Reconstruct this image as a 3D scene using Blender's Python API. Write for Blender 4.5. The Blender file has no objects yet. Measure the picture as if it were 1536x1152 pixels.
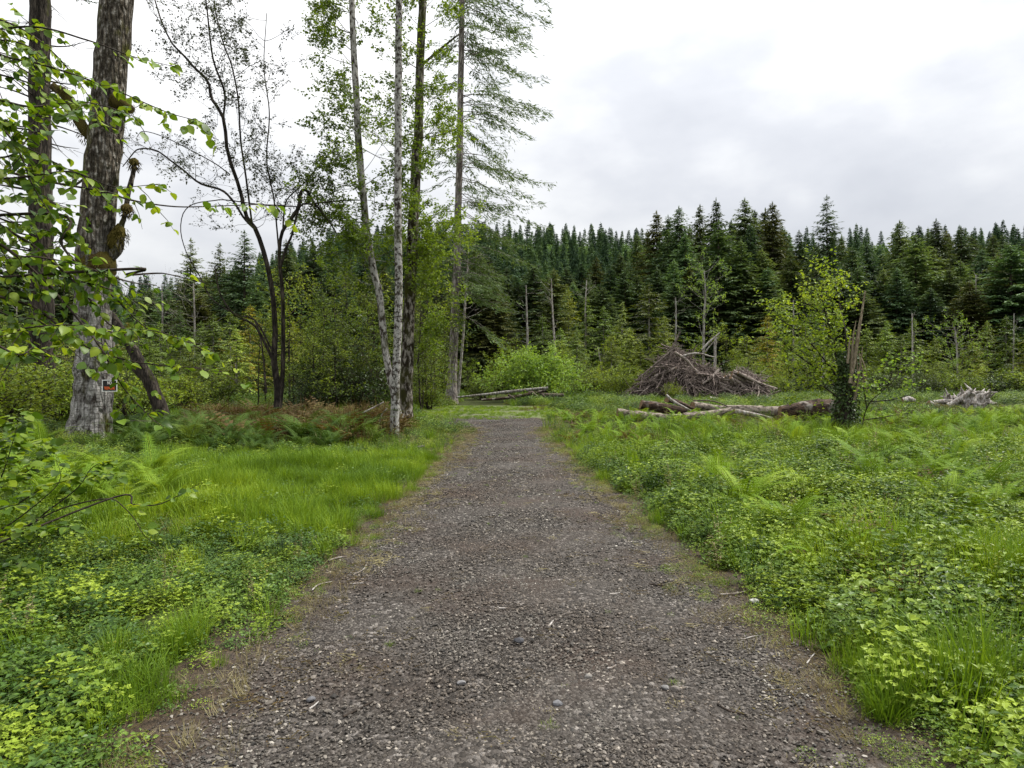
import bpy, math, random
import numpy as np
from mathutils import Vector, Matrix

random.seed(7)
RNG = np.random.default_rng(11)
C = bpy.context.scene.collection
F, UC, VH, CAMH = 1019.0, 768.0, 560.0, 1.6
PI = math.pi

# ------------------------------------------------------------------ helpers
def sstep(a, b, x):
    t = np.clip((np.asarray(x, float) - a) / (b - a), 0, 1)
    return t * t * (3 - 2 * t)

def wob(x, y, s=1.0, k=0):
    """smooth pseudo noise in -1..1"""
    x = np.asarray(x, float) * s; y = np.asarray(y, float) * s
    return (np.sin(x * 1.3 + 1.7 * np.sin(y * .9 + k) + k * 2.1) + np.sin(y * 1.7 + 1.3 * np.sin(x * 1.1 + k * 1.3) + k)
            + .6 * np.sin(x * 2.9 - y * 2.3 + k * 3.7) + .5 * np.sin(x * 4.7 + y * 5.3 + k * .7)) / 3.1

def xc(y):
    y = np.asarray(y, float)
    return .07 - .012 * np.clip(y - 3, 0, 30) - 1.2 * sstep(20, 27, y)

def halfw(y):
    y = np.asarray(y, float)
    return 1.62 - .035 * np.clip(y - 3, 0, 14) + .55 * sstep(18.5, 23, y)

def terrain(x, y):
    x = np.asarray(x, float); y = np.asarray(y, float)
    off = sstep(1.7, 4.5, np.abs(x - xc(y)))
    near = off * (.10 * wob(x, y, .55, 1) + .05 * wob(x, y, 1.6, 2) + .10)
    near = near * (1 - .5 * sstep(40, 60, y))
    a = x / np.maximum(y, 1)
    f = .48 + .52 * sstep(-.52, -.22, a)
    hill = 36 * sstep(62, 235, y) * f + 26 * sstep(235, 600, y) * (.2 + .3 * sstep(-.2, .1, a))
    hill = hill + sstep(80, 160, y) * 1.6 * wob(x, y, .03, 4)
    return near + hill

def tz(x, y):
    return float(terrain(x, y))

def P(u, v, Y):
    return np.array([(u - UC) / F * Y, Y, CAMH + (VH - v) / F * Y])

def ux(u, Y):
    return (u - UC) / F * Y

def ground_at(u, v):
    Y = CAMH * F / (v - VH)
    return np.array([(u - UC) / F * Y, Y, 0.0])

class MB:
    def __init__(s, off=(0, 0, 0)):
        s.off = np.asarray(off, float); s.v = []; s.t = []; s.f = []; s.n = 0
    def add(s, verts, faces, smooth=False, tint=.5, mat=0):
        verts = np.asarray(verts, float).reshape(-1, 3); faces = np.asarray(faces, int)
        s.v.append(verts)
        s.t.append(np.broadcast_to(np.asarray(tint, float), (len(verts),)))
        s.f.append((faces + s.n, smooth, mat)); s.n += len(verts)
    def mesh(s, name, mats):
        me = bpy.data.meshes.new(name)
        V = np.concatenate(s.v) - s.off; me.vertices.add(len(V)); me.vertices.foreach_set('co', V.ravel())
        idx = np.concatenate([f.ravel() for f, _, _ in s.f])
        tot = np.concatenate([np.full(len(f), f.shape[1]) for f, _, _ in s.f])
        sm = np.concatenate([np.full(len(f), q) for f, q, _ in s.f])
        mi = np.concatenate([np.full(len(f), m) for f, _, m in s.f])
        me.loops.add(len(idx)); me.loops.foreach_set('vertex_index', idx.astype(np.int32))
        me.polygons.add(len(tot))
        st = np.concatenate([[0], np.cumsum(tot)[:-1]])
        me.polygons.foreach_set('loop_start', st.astype(np.int32))
        me.polygons.foreach_set('loop_total', tot.astype(np.int32))
        me.polygons.foreach_set('use_smooth', sm.astype(bool))
        me.polygons.foreach_set('material_index', mi.astype(np.int32))
        at = me.attributes.new('tint', 'FLOAT', 'POINT')
        at.data.foreach_set('value', np.concatenate(s.t).astype(np.float32))
        for m in (mats if isinstance(mats, (list, tuple)) else [mats]):
            me.materials.append(m)
        me.update(calc_edges=True)
        return me
    def obj(s, name, mats, parent=None, link=True):
        o = bpy.data.objects.new(name, s.mesh(name, mats))
        if link: C.objects.link(o)
        if parent is not None: o.parent = parent
        return o

def tag(o, label=None, cat=None, group=None, kind=None):
    if label: o['label'] = label
    if cat: o['category'] = cat
    if group: o['group'] = group
    if kind: o['kind'] = kind
    return o

def empty(name, loc, label, cat, group=None, rz=0.0):
    o = bpy.data.objects.new(name, None); C.objects.link(o)
    o.empty_display_size = .3
    o.location = loc; o.rotation_euler = (0, 0, rz)
    return tag(o, label, cat, group)

def dup(root, loc, rz=0, scale=1.0, label=None, group=None, color=None):
    r = root.copy(); C.objects.link(r)
    r.location = loc; r.rotation_euler = (0, 0, rz)
    r.scale = scale if isinstance(scale, tuple) else (scale,) * 3
    if label: r['label'] = label
    if group: r['group'] = group
    if color: r.color = color
    for ch in root.children:
        c = ch.copy(); C.objects.link(c); c.parent = r
        if color: c.color = color
    return r

def unit(a):
    a = np.asarray(a, float)
    return a / np.maximum(np.linalg.norm(a, axis=-1, keepdims=True), 1e-9)

def smooth_path(pts, n):
    """Catmull-Rom through the points"""
    p = np.asarray(pts, float)
    if len(p) < 3:
        t = np.linspace(0, 1, n)[:, None]; return p[0] * (1 - t) + p[-1] * t
    q = np.vstack([2 * p[0] - p[1], p, 2 * p[-1] - p[-2]])
    out = []
    for s in np.linspace(0, len(p) - 1 - 1e-6, n):
        i = int(s); t = s - i; a, b, c, d = q[i:i + 4]
        out.append(.5 * ((2 * b) + (c - a) * t + (2 * a - 5 * b + 4 * c - d) * t * t + (3 * b - a - 3 * c + d) * t ** 3))
    return np.array(out)

def tube(mb, path, rad, n=8, cap=True, rough=0.0, rng=RNG, mat=0, tint=.5, capmat=None, oval=1.0):
    p = np.asarray(path, float); k = len(p)
    r = np.interp(np.linspace(0, 1, k), np.linspace(0, 1, len(np.atleast_1d(rad))), np.atleast_1d(rad)) if not np.isscalar(rad) else np.full(k, rad)
    T = unit(np.gradient(p, axis=0))
    ref = np.array([0, 0, 1.0]) if abs(T[0][2]) < .8 else np.array([1.0, 0, 0])
    A = []
    for i in range(k):
        a = ref - T[i] * (ref @ T[i]); a = a / max(np.linalg.norm(a), 1e-9); A.append(a); ref = a
    A = np.array(A); B = np.cross(T, A)
    th = np.linspace(0, 2 * PI, n, endpoint=False)
    rr = r[:, None] * np.ones(n)[None]
    if rough:
        lob = 1 + rough * (.6 * np.sin(th * 3 + rng.random() * 6)[None] * np.ones((k, 1)) + rng.normal(0, .55, (k, n)))
        rr = rr * lob
    V = p[:, None] + A[:, None] * (np.cos(th)[None, :, None] * rr[..., None] * oval) + B[:, None] * (np.sin(th)[None, :, None] * rr[..., None])
    V = V.reshape(-1, 3)
    i, j = np.meshgrid(np.arange(k - 1), np.arange(n), indexing='ij'); i = i.ravel(); j = j.ravel(); j2 = (j + 1) % n
    Q = np.stack([i * n + j, i * n + j2, (i + 1) * n + j2, (i + 1) * n + j], 1)
    mb.add(V, Q, True, tint, mat)
    if cap:
        for e, s in ((0, -1), (k - 1, 1)):
            ring = V[e * n:(e + 1) * n]; c = ring.mean(0)
            vv = np.vstack([ring, c]); a = np.arange(n); b = (a + 1) % n
            fc = np.stack([a, b, np.full(n, n)], 1) if s > 0 else np.stack([b, a, np.full(n, n)], 1)
            mb.add(vv, fc, False, tint, mat if capmat is None else capmat)

def leaves(mb, pos, d, nrm, L, W, tint=None, fold=.18, mat=0):
    """one folded four-corner leaf per position"""
    pos = np.asarray(pos, float); N = len(pos)
    if N == 0: return
    d = unit(d); s = unit(np.cross(d, nrm)); nn = unit(np.cross(s, d))
    L = np.broadcast_to(np.asarray(L, float), (N,))[:, None]; W = np.broadcast_to(np.asarray(W, float), (N,))[:, None]
    m = pos + d * L * .42
    V = np.stack([pos, m + s * W * .5 + nn * W * fold, pos + d * L, m - s * W * .5 + nn * W * fold], 1).reshape(-1, 3)
    Fq = np.arange(N * 4).reshape(N, 4)
    t = RNG.random(N) if tint is None else np.broadcast_to(tint, (N,))
    mb.add(V, np.concatenate([Fq[:, [0, 1, 2]], Fq[:, [0, 2, 3]]]), False, np.repeat(t, 4), mat)

def big_leaves(mb, pos, d, nrm, L, W, droop=.25, tint=None, mat=0):
    """rounded, creased, drooping leaf for plants close by (13 points)"""
    pos = np.asarray(pos, float); N = len(pos)
    if N == 0: return
    d = unit(d); s = unit(np.cross(d, nrm)); nn = unit(np.cross(s, d))
    L = np.broadcast_to(np.asarray(L, float), (N,)); W = np.broadcast_to(np.asarray(W, float), (N,))
    ts = [0, .12, .34, .62, .85, 1.0]; ws = [0, .62, 1.0, .88, .42, 0]
    fold = RNG.uniform(-.1, .55, N); dr = droop * RNG.uniform(.2, 1.6, N)
    sp, lf, rt = [], [], []
    for t, w in zip(ts, ws):
        c = pos + d * (L * t)[:, None] - nn * (L * dr * t * t)[:, None]
        sp.append(c)
        if 0 < t < 1:
            o = s * (W * .5 * w)[:, None]; up = nn * (W * .5 * w * fold)[:, None]
            lf.append(c + o + up); rt.append(c - o + up)
    V = np.stack(sp + lf + rt, 1)  # N,14,3
    k = V.shape[1]; base = (np.arange(N) * k)[:, None]
    tri = np.array([[0, 6, 1], [0, 1, 10], [4, 9, 5], [4, 5, 13]])
    quad = np.array([[1, 6, 7, 2], [2, 7, 8, 3], [3, 8, 9, 4], [1, 2, 11, 10], [2, 3, 12, 11], [3, 4, 13, 12]])
    t = np.repeat(RNG.random(N) if tint is None else np.broadcast_to(tint, (N,)), k)
    V = V.reshape(-1, 3)
    mb.add(V, (base[:, :, None] + tri[None]).reshape(-1, 3), True, t, mat)
    mb.f.append(((base[:, :, None] + quad[None]).reshape(-1, 4) + mb.n - len(V), True, mat))

def rdirs(n, zlo=-1.0, zhi=1.0, rng=RNG):
    z = rng.uniform(zlo, zhi, n); a = rng.uniform(0, 2 * PI, n); r = np.sqrt(np.maximum(1 - z * z, 0))
    return np.stack([r * np.cos(a), r * np.sin(a), z], 1)

# ------------------------------------------------------------------ materials
def new_mat(name):
    m = bpy.data.materials.new(name); m.use_nodes = True
    nt = m.node_tree; nt.nodes.clear()
    out = nt.nodes.new('ShaderNodeOutputMaterial')
    return m, nt, out

def N(nt, typ, **kw):
    n = nt.nodes.new(typ)
    for k, v in kw.items():
        if k.startswith('i_'):
            n.inputs[k[2:].replace('_', ' ')].default_value = v
        else:
            setattr(n, k, v)
    return n

def pos_scaled(nt, sc):
    g = N(nt, 'ShaderNodeNewGeometry'); mp = N(nt, 'ShaderNodeMapping')
    mp.inputs['Scale'].default_value = sc if isinstance(sc, tuple) else (sc, sc, sc)
    nt.links.new(g.outputs['Position'], mp.inputs['Vector'])
    return mp.outputs['Vector']

def noise(nt, vec, scale, detail=3, rough=.55):
    n = N(nt, 'ShaderNodeTexNoise'); n.inputs['Scale'].default_value = scale
    n.inputs['Detail'].default_value = detail; n.inputs['Roughness'].default_value = rough
    if vec is not None: nt.links.new(vec, n.inputs['Vector'])
    return n.outputs['Fac']

def ramp(nt, fac, stops, interp='LINEAR'):
    r = N(nt, 'ShaderNodeValToRGB'); cr = r.color_ramp; cr.interpolation = interp
    while len(cr.elements) < len(stops): cr.elements.new(.5)
    for e, (p, c) in zip(cr.elements, stops):
        e.position = p; e.color = (*c, 1) if not np.isscalar(c) else (c, c, c, 1)
    nt.links.new(fac, r.inputs['Fac'])
    return r.outputs['Color']

def math_(nt, op, a, b=None, clamp=False):
    n = N(nt, 'ShaderNodeMath', operation=op); n.use_clamp = clamp
    for i, x in enumerate((a, b)):
        if x is None: continue
        if np.isscalar(x): n.inputs[i].default_value = x
        else: nt.links.new(x, n.inputs[i])
    return n.outputs[0]

def mixc(nt, fac, a, b, blend='MIX'):
    n = N(nt, 'ShaderNodeMix', data_type='RGBA', blend_type=blend)
    for sock, x in ((n.inputs[0], fac), (n.inputs[6], a), (n.inputs[7], b)):
        if isinstance(x, (tuple, list)): sock.default_value = (*x, 1)
        elif np.isscalar(x): sock.default_value = x
        else: nt.links.new(x, sock)
    return n.outputs[2]

def bump(nt, h, strength, dist):
    b = N(nt, 'ShaderNodeBump'); b.inputs['Strength'].default_value = strength; b.inputs['Distance'].default_value = dist
    nt.links.new(h, b.inputs['Height']); return b.outputs['Normal']

def foliage(name, c1, c2, c3, trans=.35, rough=.5, patch=.35, spec=.3, wt=(.5, .3, .5), objcol=False, fine=None):
    m, nt, out = new_mat(name)
    oi = N(nt, 'ShaderNodeObjectInfo'); at = N(nt, 'ShaderNodeAttribute', attribute_name='tint')
    nz = noise(nt, pos_scaled(nt, 1), patch, 2)
    t = math_(nt, 'MULTIPLY', at.outputs['Fac'], wt[0])
    t = math_(nt, 'ADD', t, math_(nt, 'MULTIPLY', oi.outputs['Random'], wt[1]))
    t = math_(nt, 'ADD', t, math_(nt, 'MULTIPLY', math_(nt, 'SUBTRACT', nz, .5), wt[2] * 2.2))
    t = math_(nt, 'ADD', t, .5 - (wt[0] + wt[1]) / 2, True)
    col = ramp(nt, t, [(0, c1), (.5, c2), (1, c3)])
    if objcol:
        col = mixc(nt, 1.0, col, oi.outputs['Color'], 'MULTIPLY')
    b = N(nt, 'ShaderNodeBsdfPrincipled'); nt.links.new(col, b.inputs['Base Color'])
    b.inputs['Roughness'].default_value = rough; b.inputs['Specular IOR Level'].default_value = spec
    tr = N(nt, 'ShaderNodeBsdfTranslucent')
    nt.links.new(mixc(nt, 1.0, col, (1.25, 1.15, .55), 'MULTIPLY'), tr.inputs['Color'])
    mx = N(nt, 'ShaderNodeMixShader'); mx.inputs[0].default_value = trans
    nt.links.new(b.outputs[0], mx.inputs[1]); nt.links.new(tr.outputs[0], mx.inputs[2])
    nt.links.new(mx.outputs[0], out.inputs['Surface'])
    return m

def bark(name, base, dark, moss=None, sc=(3, 3, 1.0), darkpos=(.42, .6), mosspos=(.55, .68), zmix=None, furrow=.0, bumpd=.02, rough=.9):
    """bark with dark patches and, if asked, moss; zmix=(z0,z1,colour): moss and brown bark take over above a height"""
    m, nt, out = new_mat(name)
    v = pos_scaled(nt, sc)
    n1 = noise(nt, v, 2.2, 5, .65)
    col = ramp(nt, n1, [(darkpos[0], dark), (darkpos[1], base)])
    n3 = noise(nt, v, 14, 3, .6)
    col = mixc(nt, .55, col, ramp(nt, n3, [(.3, .35), (.7, 1.25)]), 'MULTIPLY')
    h = math_(nt, 'ADD', math_(nt, 'MULTIPLY', n1, .6), math_(nt, 'MULTIPLY', n3, .4))
    frw = None
    if furrow:
        vo = N(nt, 'ShaderNodeTexVoronoi', feature='DISTANCE_TO_EDGE'); vo.inputs['Scale'].default_value = 7
        mp = pos_scaled(nt, (1.6, 1.6, .28)); nt.links.new(mp, vo.inputs['Vector'])
        fr = ramp(nt, vo.outputs['Distance'], [(.02, 0.0), (.22, 1.0)])
        if not zmix: col = mixc(nt, furrow, col, mixc(nt, 1.0, col, fr, 'MULTIPLY'))
        h = math_(nt, 'ADD', h, math_(nt, 'MULTIPLY', fr, .8))
    if zmix:
        g = N(nt, 'ShaderNodeNewGeometry'); sx = N(nt, 'ShaderNodeSeparateXYZ'); nt.links.new(g.outputs['Position'], sx.inputs[0])
        z = math_(nt, 'ADD', sx.outputs['Z'], math_(nt, 'MULTIPLY', math_(nt, 'SUBTRACT', noise(nt, v, 1.3, 3), .5), 3.2))
        mr = N(nt, 'ShaderNodeMapRange', clamp=True); nt.links.new(z, mr.inputs[0]); mr.inputs[1].default_value = zmix[0]; mr.inputs[2].default_value = zmix[1]
        c2 = ramp(nt, noise(nt, v, 5, 4, .65), [(.34, zmix[2]), (.52, zmix[3]), (.68, zmix[4])])
        if furrow: c2 = mixc(nt, furrow, c2, mixc(nt, 1.0, c2, fr, 'MULTIPLY'))
        len_ = noise(nt, pos_scaled(nt, (2, 2, 14)), 3.0, 3, .6)
        col = mixc(nt, ramp(nt, len_, [(.52, 0.0), (.62, .75)]), col, (.07, .06, .05))
        col = mixc(nt, mr.outputs[0], col, c2)
    if moss:
        n2 = noise(nt, pos_scaled(nt, (1.2, 1.2, .6)), 1.9, 4, .6)
        f = ramp(nt, n2, [(mosspos[0], 0.0), (mosspos[1], 1.0)])
        mc = ramp(nt, noise(nt, v, 30, 2), [(.3, tuple(.45 * q for q in moss)), (.7, moss)])
        col = mixc(nt, f, col, mc)
    b = N(nt, 'ShaderNodeBsdfPrincipled'); nt.links.new(col, b.inputs['Base Color'])
    b.inputs['Roughness'].default_value = rough; b.inputs['Specular IOR Level'].default_value = .15
    nt.links.new(bump(nt, h, .9, bumpd), b.inputs['Normal'])
    nt.links.new(b.outputs[0], out.inputs['Surface'])
    return m

def plain(name, col, rough=.6, var=0.0, sc=8):
    m, nt, out = new_mat(name)
    b = N(nt, 'ShaderNodeBsdfPrincipled'); b.inputs['Roughness'].default_value = rough
    if var:
        c = mixc(nt, 1.0, col, ramp(nt, noise(nt, pos_scaled(nt, 1), sc, 4), [(.3, 1 - var), (.7, 1 + var)]), 'MULTIPLY')
        nt.links.new(c, b.inputs['Base Color'])
    else:
        b.inputs['Base Color'].default_value = (*col, 1)
    b.inputs['Specular IOR Level'].default_value = .3
    nt.links.new(b.outputs[0], out.inputs['Surface'])
    return m

M = {}
M['alder_leaf'] = foliage('alder_leaf', (.04, .07, .008), (.11, .18, .014), (.22, .31, .03), .45)
M['olive_leaf'] = foliage('olive_leaf', (.05, .09, .008), (.16, .24, .02), (.34, .41, .04), .4, objcol=True)
M['hazel_leaf'] = foliage('hazel_leaf', (.03, .075, .010), (.12, .21, .014), (.29, .37, .026), .45, rough=.45, spec=.35, wt=(.8, .1, .4))
M['maple_leaf'] = foliage('maple_leaf', (.05, .11, .010), (.16, .25, .018), (.33, .42, .045), .45)
M['bush_leaf'] = foliage('bush_leaf', (.06, .14, .015), (.19, .31, .04), (.38, .50, .11), .4)
M['shrub_dark'] = foliage('shrub_dark', (.02, .045, .015), (.05, .085, .02), (.10, .14, .03), .3, objcol=True)
M['small_leaf'] = foliage('small_leaf', (.02, .03, .012), (.04, .055, .015), (.09, .11, .02), .25)
M['needle_dark'] = foliage('needle_dark', (.022, .046, .024), (.066, .108, .046), (.15, .21, .07), .25, rough=.6, patch=.12, wt=(.45, .5, .25), objcol=True)
M['needle_olive'] = foliage('needle_olive', (.038, .068, .025), (.092, .147, .050), (.19, .26, .08), .26, rough=.6, patch=.15, wt=(.5, .5, .3), objcol=True)
M['needle_lime'] = foliage('needle_lime', (.05, .085, .012), (.14, .195, .025), (.30, .36, .05), .25, rough=.55, patch=.2, wt=(.5, .5, .3), objcol=True)
M['needle_far'] = foliage('needle_far', (.032, .068, .040), (.066, .122, .058), (.14, .22, .08), .18, rough=.7, patch=.02, wt=(.3, .7, .35))  # needles of the far slopes, a little haze put into the colour
M['far_leaf'] = foliage('far_leaf', (.06, .12, .03), (.10, .18, .04), (.16, .25, .05), .2, rough=.7, patch=.03, wt=(.4, .6, .3))
M['grass'] = foliage('grass', (.04, .085, .008), (.13, .225, .014), (.34, .44, .035), .3, rough=.55, spec=.15, patch=.45, wt=(.4, .25, .55))
M['herb'] = foliage('herb', (.016, .044, .005), (.082, .148, .011), (.25, .335, .03), .2, rough=.5, patch=.9, wt=(.85, .5, .6), spec=.22)
M['herb_dark'] = foliage('herb_dark', (.014, .038, .008), (.052, .108, .016), (.16, .25, .038), .2, rough=.45, patch=.8, wt=(.8, .5, .5), spec=.25)
M['herb_yellow'] = foliage('herb_yellow', (.045, .08, .008), (.14, .19, .013), (.35, .36, .04), .3, rough=.5, patch=.6)
M['fern'] = foliage('fern', (.045, .10, .008), (.14, .24, .018), (.33, .43, .045), .3, rough=.6, spec=.1, patch=.4)
M['fern_shade'] = foliage('fern_shade', (.018, .045, .008), (.055, .105, .016), (.14, .20, .03), .3, rough=.6, spec=.12, patch=.4)  # darker copy of the fern green, shade of the bank put into the colour
M['bracken'] = foliage('bracken', (.046, .028, .010), (.10, .064, .02), (.14, .13, .03), .25, rough=.8, patch=.6)
M['dry'] = foliage('dry', (.10, .08, .04), (.22, .19, .09), (.36, .32, .17), .2, rough=.8, patch=1.0)
M['ivy'] = foliage('ivy', (.02, .045, .014), (.05, .09, .02), (.12, .17, .04), .2, rough=.4, spec=.5)
M['bark_big'] = bark('bark_big', (.40, .385, .36), (.05, .042, .035), (.09, .09, .014), (2.2, 2.2, 1.3), (.36, .53), zmix=(1.9, 5.2, (.022, .016, .009), (.11, .092, .068), (.40, .375, .335)), furrow=.5, mosspos=(.56, .68), bumpd=.08)
M['bark_moss'] = bark('bark_moss', (.09, .06, .02), (.02, .014, .006), (.085, .068, .010), (8, 8, 8), mosspos=(.35, .5), bumpd=.04)
M['bark_fir'] = bark('bark_fir', (.44, .40, .37), (.19, .155, .135), None, (4, 4, .8), furrow=.5, bumpd=.05)
M['bark_dark'] = bark('bark_dark', (.085, .07, .055), (.022, .018, .014), (.06, .065, .012), (4, 4, 1), mosspos=(.58, .7), furrow=.5)
M['bark_alder'] = bark('bark_alder', (.36, .35, .325), (.035, .027, .02), (.05, .05, .012), (6, 6, 5), (.42, .55), mosspos=(.56, .66))
M['bark_alder_moss'] = bark('bark_alder_moss', (.32, .29, .25), (.022, .016, .009), (.06, .065, .010), (5, 5, 2.2), (.47, .62), mosspos=(.42, .60), bumpd=.04)
M['bark_alder_mix'] = bark('bark_alder_mix', (.38, .365, .335), (.04, .03, .022), (.055, .055, .012), (5, 5, 3), (.40, .54), mosspos=(.50, .64), bumpd=.03)
M['bark_grey'] = bark('bark_grey', (.36, .35, .33), (.12, .10, .08), None, (5, 5, 1.5))
M['bark_brown'] = bark('bark_brown', (.13, .10, .08), (.05, .04, .03), None, (5, 5, 1.2))
M['twig'] = bark('twig', (.06, .045, .035), (.025, .02, .016), None, (9, 9, 3), bumpd=.004)
M['deadwood'] = bark('deadwood', (.42, .40, .375), (.17, .14, .115), None, (6, 6, 2.5), bumpd=.01)
M['log_bark'] = bark('log_bark', (.30, .255, .21), (.035, .026, .02), (.13, .12, .05), (3.5, 3.5, 6), (.36, .6), mosspos=(.62, .72), bumpd=.04)
M['log_dark'] = bark('log_dark', (.13, .085, .06), (.014, .010, .008), (.34, .31, .27), (2.2, 4.5, 8), (.40, .66), mosspos=(.55, .66), bumpd=.06)
M['log_end'] = bark('log_end', (.30, .20, .12), (.10, .06, .035), None, (14, 14, 14), bumpd=.01)
M['brush'] = bark('brush', (.25, .20, .175), (.035, .026, .022), None, (5, 5, 5), (.35, .62), bumpd=.01)
M['brush_pale'] = bark('brush_pale', (.40, .34, .30), (.13, .10, .085), None, (5, 5, 5), (.35, .62), bumpd=.01)
M['splinter'] = bark('splinter', (.36, .30, .215), (.12, .09, .06), None, (22, 22, 2), bumpd=.02)

def mat_stone():
    m, nt, out = new_mat('stone')
    oi = N(nt, 'ShaderNodeObjectInfo')
    col = ramp(nt, oi.outputs['Random'], [(0, (.022, .0205, .0185)), (.35, (.053, .047, .040)), (.72, (.105, .094, .080)), (.93, (.185, .171, .15)), (1, (.36, .34, .305))])
    nz = noise(nt, pos_scaled(nt, 1), .9, 2)
    col = mixc(nt, 1.0, col, ramp(nt, nz, [(.35, (.72, .62, .54)), (.62, (1.0, .99, .96))]), 'MULTIPLY')
    b = N(nt, 'ShaderNodeBsdfPrincipled'); nt.links.new(col, b.inputs['Base Color']); b.inputs['Roughness'].default_value = .7
    b.inputs['Specular IOR Level'].default_value = .35
    nt.links.new(b.outputs[0], out.inputs['Surface']); return m
M['stone'] = mat_stone()

def mat_road():
    m, nt, out = new_mat('gravel_road')
    v = pos_scaled(nt, 1)
    vo = N(nt, 'ShaderNodeTexVoronoi'); vo.inputs['Scale'].default_value = 42; nt.links.new(v, vo.inputs['Vector'])
    vo2 = N(nt, 'ShaderNodeTexVoronoi'); vo2.inputs['Scale'].default_value = 95; nt.links.new(v, vo2.inputs['Vector'])
    sx = N(nt, 'ShaderNodeSeparateColor'); nt.links.new(vo.outputs['Color'], sx.inputs[0])
    sx2 = N(nt, 'ShaderNodeSeparateColor'); nt.links.new(vo2.outputs['Color'], sx2.inputs[0])
    c1 = ramp(nt, sx.outputs[0], [(0, (.017, .0145, .012)), (.5, (.044, .037, .031)), (.85, (.095, .084, .075)), (1, (.22, .20, .18))])
    c2 = ramp(nt, sx2.outputs[1], [(0, (.016, .013, .010)), (.6, (.041, .034, .028)), (1, (.14, .125, .11))])
    col = mixc(nt, ramp(nt, noise(nt, v, 3.1, 3), [(.4, 0.0), (.6, 1.0)]), c1, c2)
    big = noise(nt, v, .75, 4, .6)
    col = mixc(nt, ramp(nt, big, [(.47, 0.0), (.66, .7)]), col, (.05, .031, .021))
    at = N(nt, 'ShaderNodeAttribute', attribute_name='tint')
    ef = math_(nt, 'ADD', at.outputs['Fac'], math_(nt, 'MULTIPLY', math_(nt, 'SUBTRACT', noise(nt, v, 2.2, 4, .65), .5), .55))
    duff = ramp(nt, noise(nt, v, 26, 4, .7), [(.3, (.014, .010, .006)), (.55, (.05, .034, .02)), (.75, (.13, .10, .055))])
    col = mixc(nt, ramp(nt, ef, [(.62, 0.0), (.80, 1.0)]), col, duff)
    h = math_(nt, 'ADD', vo.outputs['Distance'], math_(nt, 'MULTIPLY', vo2.outputs['Distance'], .5))
    b = N(nt, 'ShaderNodeBsdfPrincipled'); nt.links.new(col, b.inputs['Base Color']); b.inputs['Roughness'].default_value = .85
    b.inputs['Specular IOR Level'].default_value = .25
    nt.links.new(bump(nt, h, .8, -.02), b.inputs['Normal'])
    nt.links.new(b.outputs[0], out.inputs['Surface']); return m
M['road'] = mat_road()

def mat_ground():
    m, nt, out = new_mat('forest_floor')
    v = pos_scaled(nt, 1)
    n1 = noise(nt, v, 1.1, 5, .65); n2 = noise(nt, v, 18, 4, .7)
    col = ramp(nt, n1, [(.3, (.030, .026, .014)), (.5, (.045, .055, .016)), (.7, (.07, .095, .022))])
    col = mixc(nt, .7, col, ramp(nt, n2, [(.3, .35), (.7, 1.5)]), 'MULTIPLY')
    b = N(nt, 'ShaderNodeBsdfPrincipled'); nt.links.new(col, b.inputs['Base Color']); b.inputs['Roughness'].default_value = .95
    b.inputs['Specular IOR Level'].default_value = .1
    nt.links.new(bump(nt, n2, .8, .06), b.inputs['Normal'])
    nt.links.new(b.outputs[0], out.inputs['Surface']); return m
M['ground'] = mat_ground()

def mat_turn():
    m, nt, out = new_mat('mossy_track')
    v = pos_scaled(nt, 1)
    n1 = noise(nt, v, .8, 5, .65); n2 = noise(nt, v, 30, 4, .7)
    col = ramp(nt, n1, [(.34, (.06, .054, .042)), (.5, (.085, .10, .03)), (.68, (.11, .155, .03))])
    col = mixc(nt, .6, col, ramp(nt, n2, [(.3, .45), (.7, 1.4)]), 'MULTIPLY')
    b = N(nt, 'ShaderNodeBsdfPrincipled'); nt.links.new(col, b.inputs['Base Color']); b.inputs['Roughness'].default_value = .95
    nt.links.new(bump(nt, n2, .6, .03), b.inputs['Normal'])
    nt.links.new(b.outputs[0], out.inputs['Surface']); return m
M['turn'] = mat_turn()

# ------------------------------------------------------------------ ground and road
def sheet(name, X, Y, Zf, mat, tint=.5):
    ny, nx = X.shape
    V = np.stack([X, Y, Zf], -1).reshape(-1, 3)
    i, j = np.meshgrid(np.arange(ny - 1), np.arange(nx - 1), indexing='ij'); i = i.ravel(); j = j.ravel()
    Q = np.stack([i * nx + j, i * nx + j + 1, (i + 1) * nx + j + 1, (i + 1) * nx + j], 1)
    mb = MB(); mb.add(V, Q, True, tint)
    return mb.obj(name, mat)

ys = np.concatenate([np.linspace(-40, 0, 20, endpoint=False), np.linspace(0, 45, 150, endpoint=False), 45 * np.exp(np.linspace(0, math.log(900 / 45), 110))])
sx_ = np.sinh(np.linspace(-5.2, 5.2, 190)) ; sx_ = sx_ / sx_.max() * 900
gx, gy = np.meshgrid(sx_, ys)
tag(sheet('ground', gx, gy, terrain(gx, gy), M['ground']), kind='structure')

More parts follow.
